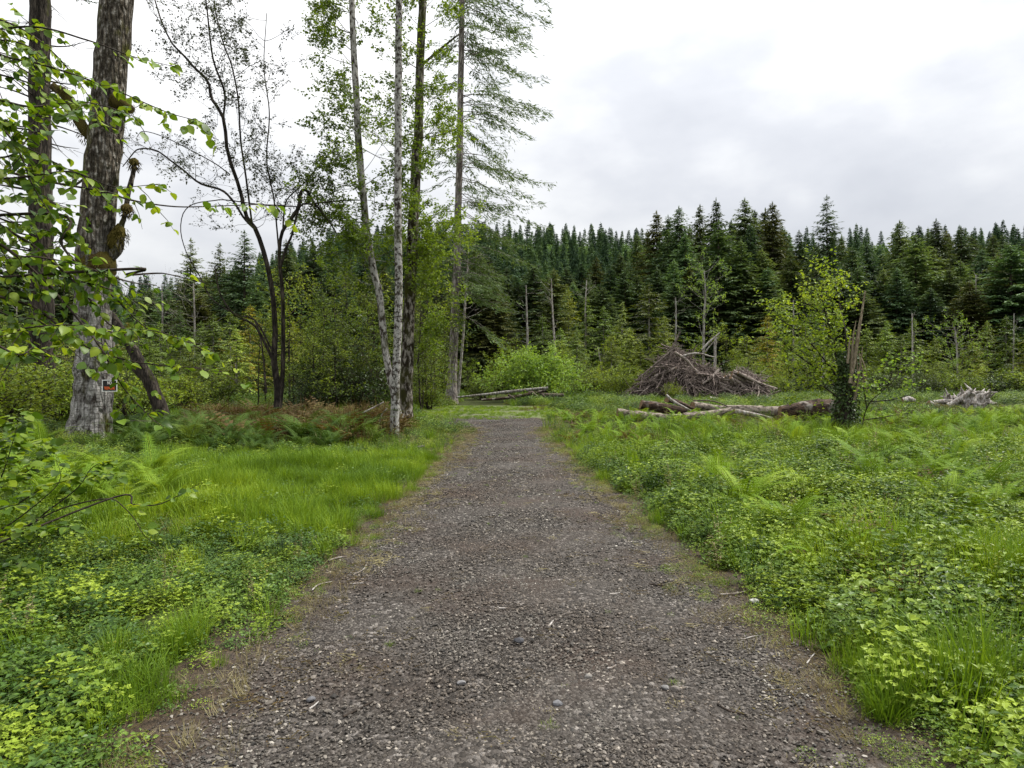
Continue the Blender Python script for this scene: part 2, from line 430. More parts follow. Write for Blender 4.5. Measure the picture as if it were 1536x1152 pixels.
ry = np.linspace(-8, 24.2, 160); rs = np.linspace(-1.5, 1.5, 44)
RY, RS = np.meshgrid(ry, rs, indexing='ij')
edge = .10 * wob(RY, RS * 3, 1.9, 5)
RX = xc(RY) + RS * (halfw(RY) + edge)
RYY = RY + .35 * sstep(22, 24.2, RY) * wob(RX, RX * 0, 1.4, 2)
tag(sheet('gravel_road', RX, RYY, terrain(RX, RYY) + .012 + .012 * wob(RX, RY, 2.2, 3) * np.maximum(1 - RS ** 2, 0) - .03 * sstep(1.0, 1.5, np.abs(RS)), M['road'], np.abs(RS).ravel() * .75), kind='structure')
ty = np.linspace(23.4, 33.5, 40)
TY, TS = np.meshgrid(ty, np.linspace(-1, 1, 24), indexing='ij')
TX = -.6 + TS * (2.9 + .5 * wob(TY, TS, .8, 3)) * (1 - .35 * sstep(28, 33.5, TY)) - .06 * (TY - 22)
tag(sheet('mossy_track', TX, TY, terrain(TX, TY) + .006, M['turn']), kind='structure')

# ------------------------------------------------------------------ scattered stuff (geometry-node instances on points)
def source_collection(name, meshes):
    col = bpy.data.collections.new(name)
    for i, me in enumerate(meshes):
        o = bpy.data.objects.new(f'{name}_{chr(97 + i)}', me); col.objects.link(o)
    return col

def scatter(name, col, pts, rot, scl, idx, mat=None):
    pts = np.asarray(pts, float)
    me = bpy.data.meshes.new(name); me.vertices.add(len(pts)); me.vertices.foreach_set('co', pts.ravel())
    a = me.attributes.new('rot', 'FLOAT_VECTOR', 'POINT'); a.data.foreach_set('vector', np.asarray(rot, float).ravel())
    a = me.attributes.new('scl', 'FLOAT', 'POINT'); a.data.foreach_set('value', np.asarray(scl, np.float32))
    a = me.attributes.new('idx', 'INT', 'POINT'); a.data.foreach_set('value', np.asarray(idx, np.int32))
    me.update()
    o = bpy.data.objects.new(name, me); C.objects.link(o)
    ng = bpy.data.node_groups.new(name, 'GeometryNodeTree')
    ng.interface.new_socket('Geometry', in_out='INPUT', socket_type='NodeSocketGeometry')
    ng.interface.new_socket('Geometry', in_out='OUTPUT', socket_type='NodeSocketGeometry')
    gi = ng.nodes.new('NodeGroupInput'); go = ng.nodes.new('NodeGroupOutput')
    ip = ng.nodes.new('GeometryNodeInstanceOnPoints'); ci = ng.nodes.new('GeometryNodeCollectionInfo')
    ci.inputs['Collection'].default_value = col; ci.inputs['Separate Children'].default_value = True; ci.inputs['Reset Children'].default_value = True
    ip.inputs['Pick Instance'].default_value = True
    def na(n, t):
        q = ng.nodes.new('GeometryNodeInputNamedAttribute'); q.data_type = t; q.inputs['Name'].default_value = n
        return q.outputs['Attribute']
    L = ng.links.new
    L(gi.outputs[0], ip.inputs['Points']); L(ci.outputs[0], ip.inputs['Instance'])
    L(na('idx', 'INT'), ip.inputs['Instance Index']); L(na('rot', 'FLOAT_VECTOR'), ip.inputs['Rotation']); L(na('scl', 'FLOAT'), ip.inputs['Scale'])
    L(ip.outputs[0], go.inputs[0])
    md = o.modifiers.new('scatter', 'NODES'); md.node_group = ng
    return tag(o, kind='stuff')

# --- gravel stones
def stone_mesh(i):
    rng = np.random.default_rng(100 + i)
    import bmesh
    bm = bmesh.new(); bmesh.ops.create_icosphere(bm, subdivisions=1, radius=1)
    cut = [(unit(rng.normal(size=3)), rng.uniform(.45, .8)) for _ in range(6)]
    for v in bm.verts:
        p = np.array(v.co)
        for n, dd in cut:
            s = p @ n
            if s > dd: p = p - n * (s - dd)
        p = p * (1, rng.uniform(.6, .9), rng.uniform(.42, .6)) * rng.uniform(.93, 1.07)
        v.co = p
    me = bpy.data.meshes.new('stone'); bm.to_mesh(me); bm.free(); me.materials.append(M['stone']); return me
stone_col = source_collection('stone_shapes', [stone_mesh(i) for i in range(7)])
sp, ss = [], []
for y0, y1, dens, lo, hi in ((2.3, 4.5, 4600, .004, .0145), (4.5, 7, 3000, .005, .015), (7, 12, 950, .009, .02), (12, 23.5, 280, .012, .026), (23.3, 25.5, 120, .014, .028)):
    n = int((y1 - y0) * 3.4 * dens)
    y = RNG.uniform(y0, y1, n); s = RNG.uniform(-1.04, 1.04, n); x = xc(y) + s * halfw(y)
    keep = RNG.random(n) < (.55 + .45 * (wob(x, y, 1.1, 7) > -.25)) * (1 - .7 * sstep(.75, 1.0, np.abs(s))) * np.where(np.abs(np.abs(s) - .5) < .17, .55, 1.0)
    x, y = x[keep], y[keep]
    sp.append(np.stack([x, y, terrain(x, y) + .016], 1)); ss.append(lo + (hi - lo) * RNG.random(len(x)) ** 2.2)
bx_ = RNG.uniform(-1.3, 1.4, 420); by_ = RNG.uniform(2.5, 9, 420)
sp.append(np.stack([bx_, by_, np.full(420, .016)], 1)); ss.append(RNG.uniform(.014, .027, 420))
sp = np.concatenate(sp); ss = np.concatenate(ss); n = len(sp)
scatter('gravel', stone_col, sp, np.stack([RNG.normal(0, .25, n), RNG.normal(0, .25, n), RNG.uniform(0, 6.3, n)], 1), ss, RNG.integers(0, 7, n))

# --- grass tufts and herbs
def tuft_mesh(i, nb, h, w, spread, mat, lean=.5):
    rng = np.random.default_rng(200 + i); mb = MB()
    az = rng.uniform(0, 2 * PI, nb); r = spread * np.sqrt(rng.random(nb)); H = h * rng.uniform(.5, 1.1, nb); le = lean * rng.uniform(.1, 1, nb)
    a2 = az + rng.normal(0, .7, nb)
    base = np.stack([r * np.cos(az), r * np.sin(az), np.full(nb, -.02)], 1)
    d = np.stack([np.cos(a2), np.sin(a2), np.zeros(nb)], 1); s = np.stack([-np.sin(a2), np.cos(a2), np.zeros(nb)], 1)
    rows = []
    for t, ww in ((0, 1), (.4, .9), (.75, .6), (1, .04)):
        c = base + d * (le * H * t ** 2)[:, None] + np.array([0, 0, 1]) * (H * (t - .25 * le * t * t))[:, None]
        rows.append(c - s * (w * ww * .5)); rows.append(c + s * (w * ww * .5))
    V = np.stack(rows, 1).reshape(-1, 3); b = (np.arange(nb) * 8)[:, None]
    q = np.array([[0, 1, 3, 2], [2, 3, 5, 4], [4, 5, 7, 6]])
    mb.add(V, (b[:, :, None] + q[None]).reshape(-1, 4), True, np.repeat(rng.random(nb), 8))
    return mb.mesh('tuft', mat)

def herb_mesh(i, nl, R, H, ls, mat, stems=True, trip=False):
    """a low dome of broad leaves"""
    rng = np.random.default_rng(300 + i); mb = MB()
    r = R * np.sqrt(rng.random(nl)); az = rng.uniform(0, 2 * PI, nl)
    z = H * (1 - (r / R) ** 2 * .8) * (.04 + 1.1 * rng.random(nl) ** 1.15)
    pos = np.stack([r * np.cos(az), r * np.sin(az), z], 1)
    d = rdirs(nl, -.35, .35, rng); nn = unit(rdirs(nl, .2, 1, rng) + np.array([0, 0, .9]))
    L = ls * rng.uniform(.6, 1.3, nl)
    t = np.clip(.5 * rng.random(nl) + .5 * rng.random(), 0, 1) if nl < 250 else rng.random(nl)
    leaves(mb, pos, d, nn, L, L * rng.uniform(.5, .75, nl), t)
    if trip:
        for k in (-1, 1):
            c, s = math.cos(k * 1.1), math.sin(k * 1.1)
            d2 = np.stack([d[:, 0] * c - d[:, 1] * s, d[:, 0] * s + d[:, 1] * c, d[:, 2]], 1)
            leaves(mb, pos, d2, nn, L * .85, L * .5, t)
    return mb.mesh('herb', mat)

def frond(mb, rng, base, az, L, up, npin, wid, tint, fine=0):
    """an arching fern frond with pinnae"""
    t = np.linspace(.06, 1, npin)
    dh = np.array([math.cos(az), math.sin(az), 0]); sd = np.array([-math.sin(az), math.cos(az), 0])
    curl = rng.uniform(.5, 1.0); tw = rng.normal(0, .18)
    pth = lambda q: base + dh * (L * (.55 * q + .35 * q * q))[:, None] + np.array([0, 0, 1]) * (L * up * (q - curl * .75 * q ** 2.2))[:, None] + sd * (tw * L * q * q)[:, None]
    c = pth(t); tan = unit(np.gradient(c, axis=0)); nrm = -unit(np.cross(sd[None], tan)); nrm = nrm * np.sign(nrm[:, 2:3] + 1e-6)
    wl = wid * L * np.minimum(1, t * 4 + .25) * (1.02 - t) ** .75
    for s in (-1, 1):
        d = unit(sd[None] * s * .9 + tan * .42 + nrm * .1 - np.array([0, 0, .18]) + rng.normal(0, .07, (npin, 3)))
        if not fine:
            leaves(mb, c, d, nrm, wl, L / npin * .8, tint, .02)
            continue
        for q in np.linspace(.12, .92, fine):       # leaflets along each pinna
            o = c + d * (wl * q)[:, None] - np.array([0, 0, 1]) * (wl * .12 * q * q)[:, None]
            pl = np.minimum(wl / fine * 1.5 * (1.15 - q), L * .05)
            for s2 in (-1, 1):
                d2 = unit(tan * s2 * .85 + d * .55)
                leaves(mb, o, d2, nrm, pl, pl * .55, np.clip(tint + rng.normal(0, .06), 0, 1), .03)
        leaves(mb, c, d, nrm, wl * 1.03, L / npin * .16, tint, .0)
    tube(mb, pth(np.linspace(0, 1, 5)), (.004 * (1 + L), .0015), 3, False, mat=0, tint=.8)

def fern_mesh(i, nf, L, mat, npin=15, spread=1.0, fine=0):
    rng = np.random.default_rng(400 + i); mb = MB()
    for k in range(nf):
        az = 2 * PI * k / nf + rng.normal(0, .35)
        frond(mb, rng, np.array([0, 0, 0.0]), az, L * rng.uniform(.65, 1.1), rng.uniform(.75, 1.35) / spread, npin, .25, rng.random(), fine)
    return mb.mesh('fern', mat)

grass_col = source_collection('grass_shapes', [tuft_mesh(0, 70, .34, .0065, .13, M['grass']), tuft_mesh(1, 55, .40, .007, .12, M['grass'], .95), tuft_mesh(2, 85, .26, .006, .15, M['grass'], .75)] + [tuft_mesh(3, 60, .16, .005, .12, M['grass'], .8)] + [tuft_mesh(4, 36, .2, .004, .12, M['dry'], 1.2)])
herb_col = source_collection('herb_shapes', [herb_mesh(0, 230, .18, .17, .033, M['herb_dark']), herb_mesh(1, 150, .18, .24, .031, M['herb'], trip=True),
            herb_mesh(2, 330, .17, .10, .017, M['herb']), herb_mesh(3, 260, .17, .13, .019, M['herb_yellow']), herb_mesh(4, 125, .16, .30, .033, M['herb'], trip=True), herb_mesh(5, 240, .17, .2, .024, M['herb_dark'])])
bigherb_col = source_collection('bigherb_shapes', [herb_mesh(10, 1200, .5, .42, .042, M['herb']), herb_mesh(11, 480, .5, .5, .055, M['herb_dark'], trip=True), herb_mesh(12, 900, .5, .3, .04, M['herb_yellow'])])
def stalk_mesh(i, ns, H, ls, mat):
    """upright leafy stalks of uneven height"""
    rng = np.random.default_rng(350 + i); mb = MB()
    for k in range(ns):
        b = np.array([rng.normal(0, .09), rng.normal(0, .09), -.02]); h = H * rng.uniform(.5, 1.1); ln = rng.normal(0, .16, 2) * h
        top = b + (ln[0], ln[1], h); mid = (b + top) / 2 + (ln[0] * -.15, ln[1] * -.15, .02)
        q = smooth_path([b, mid, top], 8); tube(mb, q, (.004, .0015), 3, False, tint=.3)
        m = int(h / .022); t = rng.uniform(.15, 1, m) * 6.99; ii = t.astype(int); o = q[ii] + (q[ii + 1] - q[ii]) * (t - ii)[:, None]
        d = rdirs(m, -.35, .45, rng); L = ls * rng.uniform(.5, 1.2, m) * (1.15 - .5 * t / 7)
        leaves(mb, o, d, unit(rng.normal(0, .35, (m, 3)) + np.array([0, 0, 1])), L, L * .45, np.clip(rng.random() * .6 + rng.random(m) * .4, 0, 1))
    return mb.mesh('stalk', mat)
def litter_mesh(i, n, R, mat, ls=.03):
    rng = np.random.default_rng(380 + i); mb = MB(); a = rng.uniform(0, 2 * PI, n); r = R * np.sqrt(rng.random(n))
    leaves(mb, np.stack([r * np.cos(a), r * np.sin(a), rng.uniform(.003, .014, n)], 1), rdirs(n, -.15, .25, rng), unit(rng.normal(0, .3, (n, 3)) + np.array([0, 0, 1])), ls * rng.uniform(.4, 1.2, n), ls * rng.uniform(.15, .6, n))
    for _ in range(5):
        c = np.array([rng.normal(0, R * .5), rng.normal(0, R * .5), .012]); d = rdirs(1, -.1, .15, rng)[0] * rng.uniform(.03, .10)
        tube(mb, [c, c + d], (.0022, .001), 3, False, tint=.9)
    return mb.mesh('litter', mat)
stalk_col = source_collection('stalk_shapes', [stalk_mesh(0, 7, .5, .06, M['herb']), stalk_mesh(1, 5, .42, .05, M['herb_yellow']), stalk_mesh(2, 9, .38, .05, M['herb_dark']), stalk_mesh(3, 6, .6, .05, M['dry'])])
litter_col = source_collection('litter_shapes', [litter_mesh(0, 14, .12, M['bracken']), litter_mesh(1, 12, .12, M['dry']), litter_mesh(2, 20, .15, M['bracken'], .018)])
fern_col = source_collection('fern_shapes', [fern_mesh(0, 8, .6, M['fern']), fern_mesh(1, 7, .5, M['fern']), fern_mesh(2, 9, .7, M['fern'])])
dead_col = source_collection('dead_shapes', [fern_mesh(5, 9, .7, M['bracken'], 9), tuft_mesh(6, 40, .7, .012, .25, M['bracken'], .7), herb_mesh(13, 160, .4, .4, .07, M['bracken'])])

def offroad(x, y, m=0.0):
    e = np.abs(x - xc(y)) - halfw(y) + .18 + .17 * wob(x, y, 2.3, 9) + .12 * wob(x, y, 5.1, 3)
    return e - m

def field(n, y0, y1, pad=1.5, left=None):
    """random ground points inside the view, even per square metre"""
    y = np.sqrt(RNG.uniform(y0 * y0, y1 * y1, n)); u = RNG.uniform(-120, 1660, n)
    if left is True: u = RNG.uniform(-160, 760, n)
    if left is False: u = RNG.uniform(776, 1690, n)
    return (u - UC) / F * y, y, u

def rots(n, tilt=.15):
    return np.stack([RNG.normal(0, tilt, n), RNG.normal(0, tilt, n), RNG.uniform(0, 2 * PI, n)], 1)

def put(name, col, x, y, scl, idx, dz=0.0, tilt=.15):
    return scatter(name, col, np.stack([x, y, terrain(x, y) + dz], 1), rots(len(x), tilt), scl, idx)

def turn_zone(x, y):
    return (y > 23.2) & (y < 33) & (np.abs(x + .6 + .06 * (y - 22)) < 2.9)

def grassy_left(x, y):
    """the lush grass between the road and the fern bank"""
    return sstep(5.2, 6.6, y + .8 * wob(x, y, .7, 3)) * (1 - sstep(11.6, 13.2, y + .5 * wob(x, y, 1.2, 6))) * sstep(-6.2, -4.2, x + .25 * y - 2.2 + .5 * wob(x, y, .6, 1))

# near broad-leaved ground cover
x, y, u = field(17000, 2.4, 13)
L = x < 0
e = offroad(x, y, .02)
gl = np.where(L, grassy_left(x, y), 0)
keep = (e > 0) & (RNG.random(len(x)) > gl * .72) & (RNG.random(len(x)) < (.35 + .65 * sstep(0, .5, e)) * (.35 + .65 * (wob(x, y, 3.1, 61) > -.4)))
x, y, L, e = x[keep], y[keep], L[keep], e[keep]
low = RNG.random(len(x))
ch = np.where(L, np.where(low < .48, 2, np.where(low < .54, 3, np.where(low < .9, 0, 1))), np.where(low < .24, 0, np.where(low < .5, 1, np.where(low < .6, 2, np.where(low < .72, 3, np.where(low < .86, 4, 5))))))
ch = np.where(e < .25, np.where(low < .5, 2, 3), ch)
sc = RNG.uniform(.65, 1.2, len(x)) * (.45 + .65 * sstep(.05, .6, e)) * np.where(L, .85, 1.1) * (1 + .35 * wob(x, y, 2.1, 17))
put('weeds', herb_col, x, y, sc, ch, -.02)

# grass: lush patch on the left, tufts on the right
x, y, u = field(26000, 2.6, 17)
e = offroad(x, y, .03)
dn = np.where(x < 0, .035 + .8 * grassy_left(x, y) * (.25 + .75 * (wob(x, y, 2.6, 4) > -.3)), .03 + .4 * (wob(x, y, .95, 12) > .55) + .05 * (y > 9))
patch = np.zeros(len(x), bool)
for pu, pv, pr in ((1190, 845, .45), (1230, 850, .4), (1450, 870, .6), (1510, 850, .4), (1330, 1010, .28), (1400, 1030, .3), (1290, 1060, .2), (215, 990, .22), (200, 1060, .2), (250, 970, .18), (1120, 820, .3)):
    g = ground_at(pu, pv); patch |= np.hypot(x - g[0], (y - g[1]) * .8) < pr
dn = np.where(patch, 1.0, dn)
keep = (e > 0) & (RNG.random(len(x)) < dn)
x, y, e, patch = x[keep], y[keep], e[keep], patch[keep]
q = RNG.random(len(x))
ch = np.where(e < .18, np.where(q < .6, 3, 4), np.where(q < .93, (q * 3.2).astype(int), 4))
put('grass', grass_col, x, y, RNG.uniform(.65, 1.15, len(x)) * np.where(x < 0, .75, 1.0) * (1 + .38 * wob(x, y, 1.9, 23)) * np.where(patch, .95, 1) * (.55 + .45 * sstep(.0, .6, e)), ch)

# taller ragged stalks, dead stems and fallen leaves among the weeds
x, y, u = field(5200, 2.6, 26)
e = offroad(x, y, .25)
keep = (e > 0) & (RNG.random(len(x)) < np.where(x > 0, .95, .75)) & ~((x < 0) & (grassy_left(x, y) > .5)) & ~turn_zone(x, y) & ~((x > 1.5) & (y > 15) & (RNG.random(len(x)) < .6)) & (wob(x, y, 1.3, 41) > -.45)
x, y = x[keep], y[keep]; q = RNG.random(len(x))
put('tall_weeds', stalk_col, x, y, RNG.uniform(.45, 1.05, len(x)) * np.where(x > 0, 1.0, .72) * np.where(y < 4.2, .7, 1), np.where(q < .42, 0, np.where(q < .62, 1, np.where(q < .93, 2, 3))))
y = np.sqrt(RNG.uniform(2.4 ** 2, 20 ** 2, 1500)); sd = RNG.choice([-1, 1], 1500); x = xc(y) + sd * (halfw(y) + RNG.normal(-.12, .26, 1500))
put('leaf_litter', litter_col, x, y, RNG.uniform(.5, 1.2, 1500), RNG.integers(0, 3, 1500), .012, .05)
y = RNG.uniform(2.4, 14, 160); x = xc(y) + RNG.uniform(-1.3, 1.3, 160)
put('road_litter', litter_col, x, y, RNG.uniform(.3, .8, 160), RNG.integers(0, 3, 160), .024, .05)
x, y, u = field(1000, 3.2, 30, left=False)
keep = (offroad(x, y, .4) > 0) & (wob(x, y, .8, 51) > .25); x, y = x[keep], y[keep]
put('dead_stems', dead_col, x, y, RNG.uniform(.35, .7, len(x)), RNG.integers(0, 3, len(x)))

# sparse weeds and dry litter creeping over the gravel edge
y = RNG.uniform(2.5, 20, 3000); sd = RNG.choice([-1, 1, 1], 3000); x = xc(y) + sd * (halfw(y) - np.abs(RNG.normal(0, .2, 3000)))
keep = wob(x, y, 1.6, 21) > .05; x, y = x[keep], y[keep]
put('edge_weeds', herb_col, x, y, RNG.uniform(.2, .45, len(x)), np.where(RNG.random(len(x)) < .5, 3, 2), -.006)
y = RNG.uniform(2.5, 20, 900); sd = RNG.choice([-1, 1], 900); x = xc(y) + sd * (halfw(y) + RNG.normal(-.1, .17, 900))
put('dry_grass', grass_col, x, y, RNG.uniform(.25, .6, len(x)), np.full(len(x), 4), .0, .5)
y = RNG.uniform(3, 22, 90); x = RNG.uniform(-1.2, 1.2, 90)
put('gravel_weeds', grass_col, x, y, RNG.uniform(.15, .32, 90), np.full(90, 3), .005)

# middle distance ground cover
x, y, u = field(9000, 11, 48)
e = offroad(x, y, .1)
keep = (e > 0) & ~turn_zone(x, y) & ~((x < 0) & (grassy_left(x, y) > .3)) & ~((x < -1.2) & (y > 12) & (y < 21) & (RNG.random(len(x)) < .35))
x, y = x[keep], y[keep]; n = len(x)
q = RNG.random(n)
zone = ((x > 1.5) & (y > 15) & (y < 25)) | ((x > 16.5) & (y > 23) & (y < 33))
put('undergrowth', bigherb_col, x, y, RNG.uniform(.45, 1.0, n) * np.where(y < 22, .72, .95) * np.where(zone, .42, 1) * np.where(y > 25, 1.15, 1) * (1 + .45 * wob(x, y, .8, 31)), np.where(q < .45, 0, np.where(q < .75, 1, 2)), -.05)
x, y, u = field(9000, 14, 50)
keep = (offroad(x, y, .05) > 0) & ~turn_zone(x, y) & ((x > 0) | (y > 22)) & (wob(x, y, .35, 8) > -.3)
keep &= RNG.random(len(x)) < np.where(x > 0, .22, .8)
x, y = x[keep], y[keep]; zone = ((x > 1.5) & (y > 15) & (y < 25)) | ((x > 16.5) & (y > 23) & (y < 33))
put('meadow_grass', grass_col, x, y, RNG.uniform(.7, 1.5, len(x)) * np.where(zone, .5, 1), RNG.integers(0, 3, len(x)))
xx = RNG.uniform(-4, 2.5, 2600); yy = RNG.uniform(21.5, 33.5, 2600)
keep = turn_zone(xx, yy) & (wob(xx, yy, .9, 5) > -.35) & ((yy > 23.3 + .9 * wob(xx, yy * 0, 1.1, 2)) | (np.abs(xx - xc(yy)) > halfw(yy) * .8))
put('short_grass', grass_col, xx[keep], yy[keep], RNG.uniform(.35, .8, keep.sum()), np.full(keep.sum(), 3))
# small ferns in the mass on the right
x, y, u = field(700, 5, 26, left=False)
keep = (offroad(x, y, .7) > 0) & (wob(x, y, .5, 15) > -.2)
x, y = x[keep], y[keep]
put('fern_cover', fern_col, x, y, RNG.uniform(.5, .95, len(x)), RNG.integers(0, 3, len(x)))
# rusty dead bracken behind the fern bank on the left
xx = RNG.uniform(-10.5, -2.9, 400); yy = RNG.uniform(14.4, 22, 400); keep = (xx / yy > -.47) & (xx / yy < -.155)
put('dead_bracken', dead_col, xx[keep], yy[keep], RNG.uniform(.7, 1.25, keep.sum()), RNG.integers(0, 3, keep.sum()))

# ------------------------------------------------------------------ trees: tools
def grow(mt, ml, rng, start, d, L, r, level, leaf, per, up=.25, jit=.35, kids=(3, 5), tint=.5, ang=(.5, 1.1), lfun=leaves, lmin=.15):
    """a limb that carries smaller limbs; the last ones carry leaves"""
    k = 6 if level else 4
    p = np.asarray(start, float); d = unit(d); pts = [p]
    for i in range(k):
        d = unit(d + rng.normal(0, jit * .45, 3) + np.array([0, 0, up * .25])); p = p + d * (L / k); pts.append(p)
    pts = np.array(pts)
    tube(mt, pts, (r, max(r * .3, .002)), 6 if r > .02 else 4 if r > .008 else 3, False, tint=tint)
    if level > 0:
        for j in range(rng.integers(kids[0], kids[1] + 1)):
            t = rng.uniform(.25, 1.0); i = min(int(t * k), k - 1); f = t * k - i
            q = pts[i] * (1 - f) + pts[i + 1] * f; dd = unit(pts[i + 1] - pts[i])
            ax = unit(np.cross(dd, rdirs(1, rng=rng)[0])); a = rng.uniform(*ang)
            grow(mt, ml, rng, q, dd * math.cos(a) + ax * math.sin(a), L * rng.uniform(.35, .6), max(r * .45, .003), level - 1, leaf, per, up, jit, kids, tint, ang, lfun, lmin)
    if level <= 1:
        n = max(int(per * L * (1 if level == 0 else .5)), 2)
        t = rng.uniform(lmin, 1, n) * (k - 1e-3); i = t.astype(int); f = (t - i)[:, None]
        q = pts[i] * (1 - f) + pts[i + 1] * f + rng.normal(0, leaf * .45, (n, 3))
        dd = unit(rdirs(n, -.9, .4, rng) + .4 * d); nn = unit(rdirs(n, -.2, 1, rng) + np.array([0, 0, .5]))
        sz = leaf * rng.uniform(.6, 1.25, n)
        lfun(ml, q, dd, nn, sz, sz * rng.uniform(.55, .8, n))

def trunk_tree(name, label, cat, paths, barkm, leafm=None, base=None, group=None, nseg=28, sides=14, rough=.05, limbs=(), seed=0, flare=.35, extra=None):
    """paths: list of (points, radii). limbs: list of dicts handed to grow()"""
    rng = np.random.default_rng(seed)
    base = np.asarray(paths[0][0][0] if base is None else base, float)
    root = empty(name, tuple(base), label, cat, group)
    mt, ml = MB(base), MB(base)
    for i, (pts, rad) in enumerate(paths):
        rad = [q * .87 for q in rad]
        pp = smooth_path(pts, nseg); pp = pp + rng.normal(0, np.mean(rad) * .05, pp.shape)
        k = len(pp); rr = np.interp(np.linspace(0, 1, k), np.linspace(0, 1, len(rad)), rad)
        if i == 0 and flare:
            zz = pp[:, 2] - pp[0, 2]; rr = rr * (1 + flare * np.exp(-zz / (rad[0] * 1.2)))
        tube(mt, pp, rr, sides if rad[0] > .05 else 6, True, rough, rng)
    for lb in limbs:
        lb = dict(lb); tgt = ml
        grow(mt, tgt, rng, **lb)
    if extra: extra(mt, ml, rng)
    mt.obj('trunk', barkm, root)
    if leafm and ml.v: ml.obj('crown', leafm, root)
    return root

def limbs_on(path, rng, n, t0, t1, L, r, leaf, per, level=2, elev=(.1, .7), az=None, **kw):
    pp = smooth_path(path, 40); out = []
    for _ in range(n):
        t = rng.uniform(t0, t1); q = pp[int(t * 39)]
        a = rng.uniform(0, 2 * PI) if az is None else rng.normal(az[0], az[1]); e = rng.uniform(*elev)
        out.append(dict(start=q, d=np.array([math.cos(a) * math.cos(e), math.sin(a) * math.cos(e), math.sin(e)]), L=L * rng.uniform(.55, 1.15) * (1.1 - .3 * t), r=r * rng.uniform(.6, 1.1), level=level, leaf=leaf, per=per, **kw))
    return out

def px(pts, Y):
    return np.array([P(p[0], p[1], Y + (p[2] if len(p) > 2 else 0)) for p in pts])

def w2(wpx, Y):      # radius in metres of something that many photo pixels wide
    return wpx * Y / F / 2

# ------------------------------------------------------------------ the trees by the road, one by one
R_ = np.random.default_rng
# big trunk on the left that carries the sign
Y = 16.2
pth = px([(134, 664), (140, 600), (143, 540), (141, 470), (141, 400), (147, 320), (155, 240), (162, 160), (170, 64), (182, -60), (190, -170)], Y)
def burls(mt, ml, rng):
    for u, v, r in ((146, 396, .425), (143, 402, .42)):
        c = P(u, v, Y); tube(mt, [c - (0, 0, .28), c - (0, 0, .1), c + (0, 0, .12), c + (0, 0, .3)], (r * .8, r, r * .98, r * .75), 14, True, .06, rng, mat=1)
    st = px([(160, 395), (176, 372), (180, 345), (188, 318), (192, 290), (199, 262), (202, 243)], Y)
    tube(mt, smooth_path(st, 24), (.10, .14, .09, .06, .055, .06, .05, .05), 8, True, .12, rng)
    for u, v, r, h in ((172, 362, .17, .28), (179, 348, .13, .2), (190, 313, .13, .12), (201, 243, .11, .09)):
        c = P(u, v, Y); tube(mt, [c - (0, 0, h), c - (0, 0, h * .4), c + (0, 0, h * .4), c + (0, 0, h)], (r * .4, r, r * .95, r * .35), 9, True, .14, rng, mat=1)
    br = px([(146, 215), (126, 192), (112, 168), (104, 150), (92, 137), (80, 130)], Y)
    tube(mt, smooth_path(br, 18), (.13, .13, .13, .12, .10), 9, True, .1, rng, mat=1)
    br = px([(172, 150), (185, 158), (198, 165)], Y - .2)
    tube(mt, smooth_path(br, 8), (.2, .18, .1), 9, True, .1, rng, mat=1)
    for u, v, r in ((146, 398, .43), (172, 362, .2), (179, 348, .16), (190, 313, .15), (201, 243, .13), (112, 168, .2), (95, 138, .18), (130, 197, .2), (186, 158, .22), (180, 350, .2)):
        m = 420 if r > .3 else 160; d = rdirs(m, -1, 1, rng); c = P(u, v, Y) + (0, 0, -.05)
        leaves(mt, c + d * r * (1, 1, 1.1) * rng.uniform(.75, 1.1, (m, 1)), unit(d * .5 + np.array([0, 0, -1]) + rng.normal(0, .3, (m, 3))), d, rng.uniform(.04, .13, m), .025, mat=1)
    for e in ([(150, 400), (170, 415), (200, 424), (235, 428)], [(135, 262), (100, 285), (85, 282)], [(88, 140), (60, 120), (20, 96), (-40, 60)]):
        tube(mt, smooth_path(px(e, Y), 12), (.035, .012), 5, False, 0, rng)
t = trunk_tree('mossy_tree', 'thick pale-barked trunk with mossy burls that carries the small sign', 'tree', [(pth, [w2(58, Y), w2(57, Y), w2(55, Y), w2(54, Y), w2(52, Y), w2(50, Y)])],
               [M['bark_big'], M['bark_moss']], M['alder_leaf'], seed=1, nseg=46, sides=26, rough=.05, flare=.42, extra=burls,
               limbs=limbs_on(pth[-3:], R_(2), 9, .3, 1, 3.2, .05, .09, 16, elev=(.2, .9)))
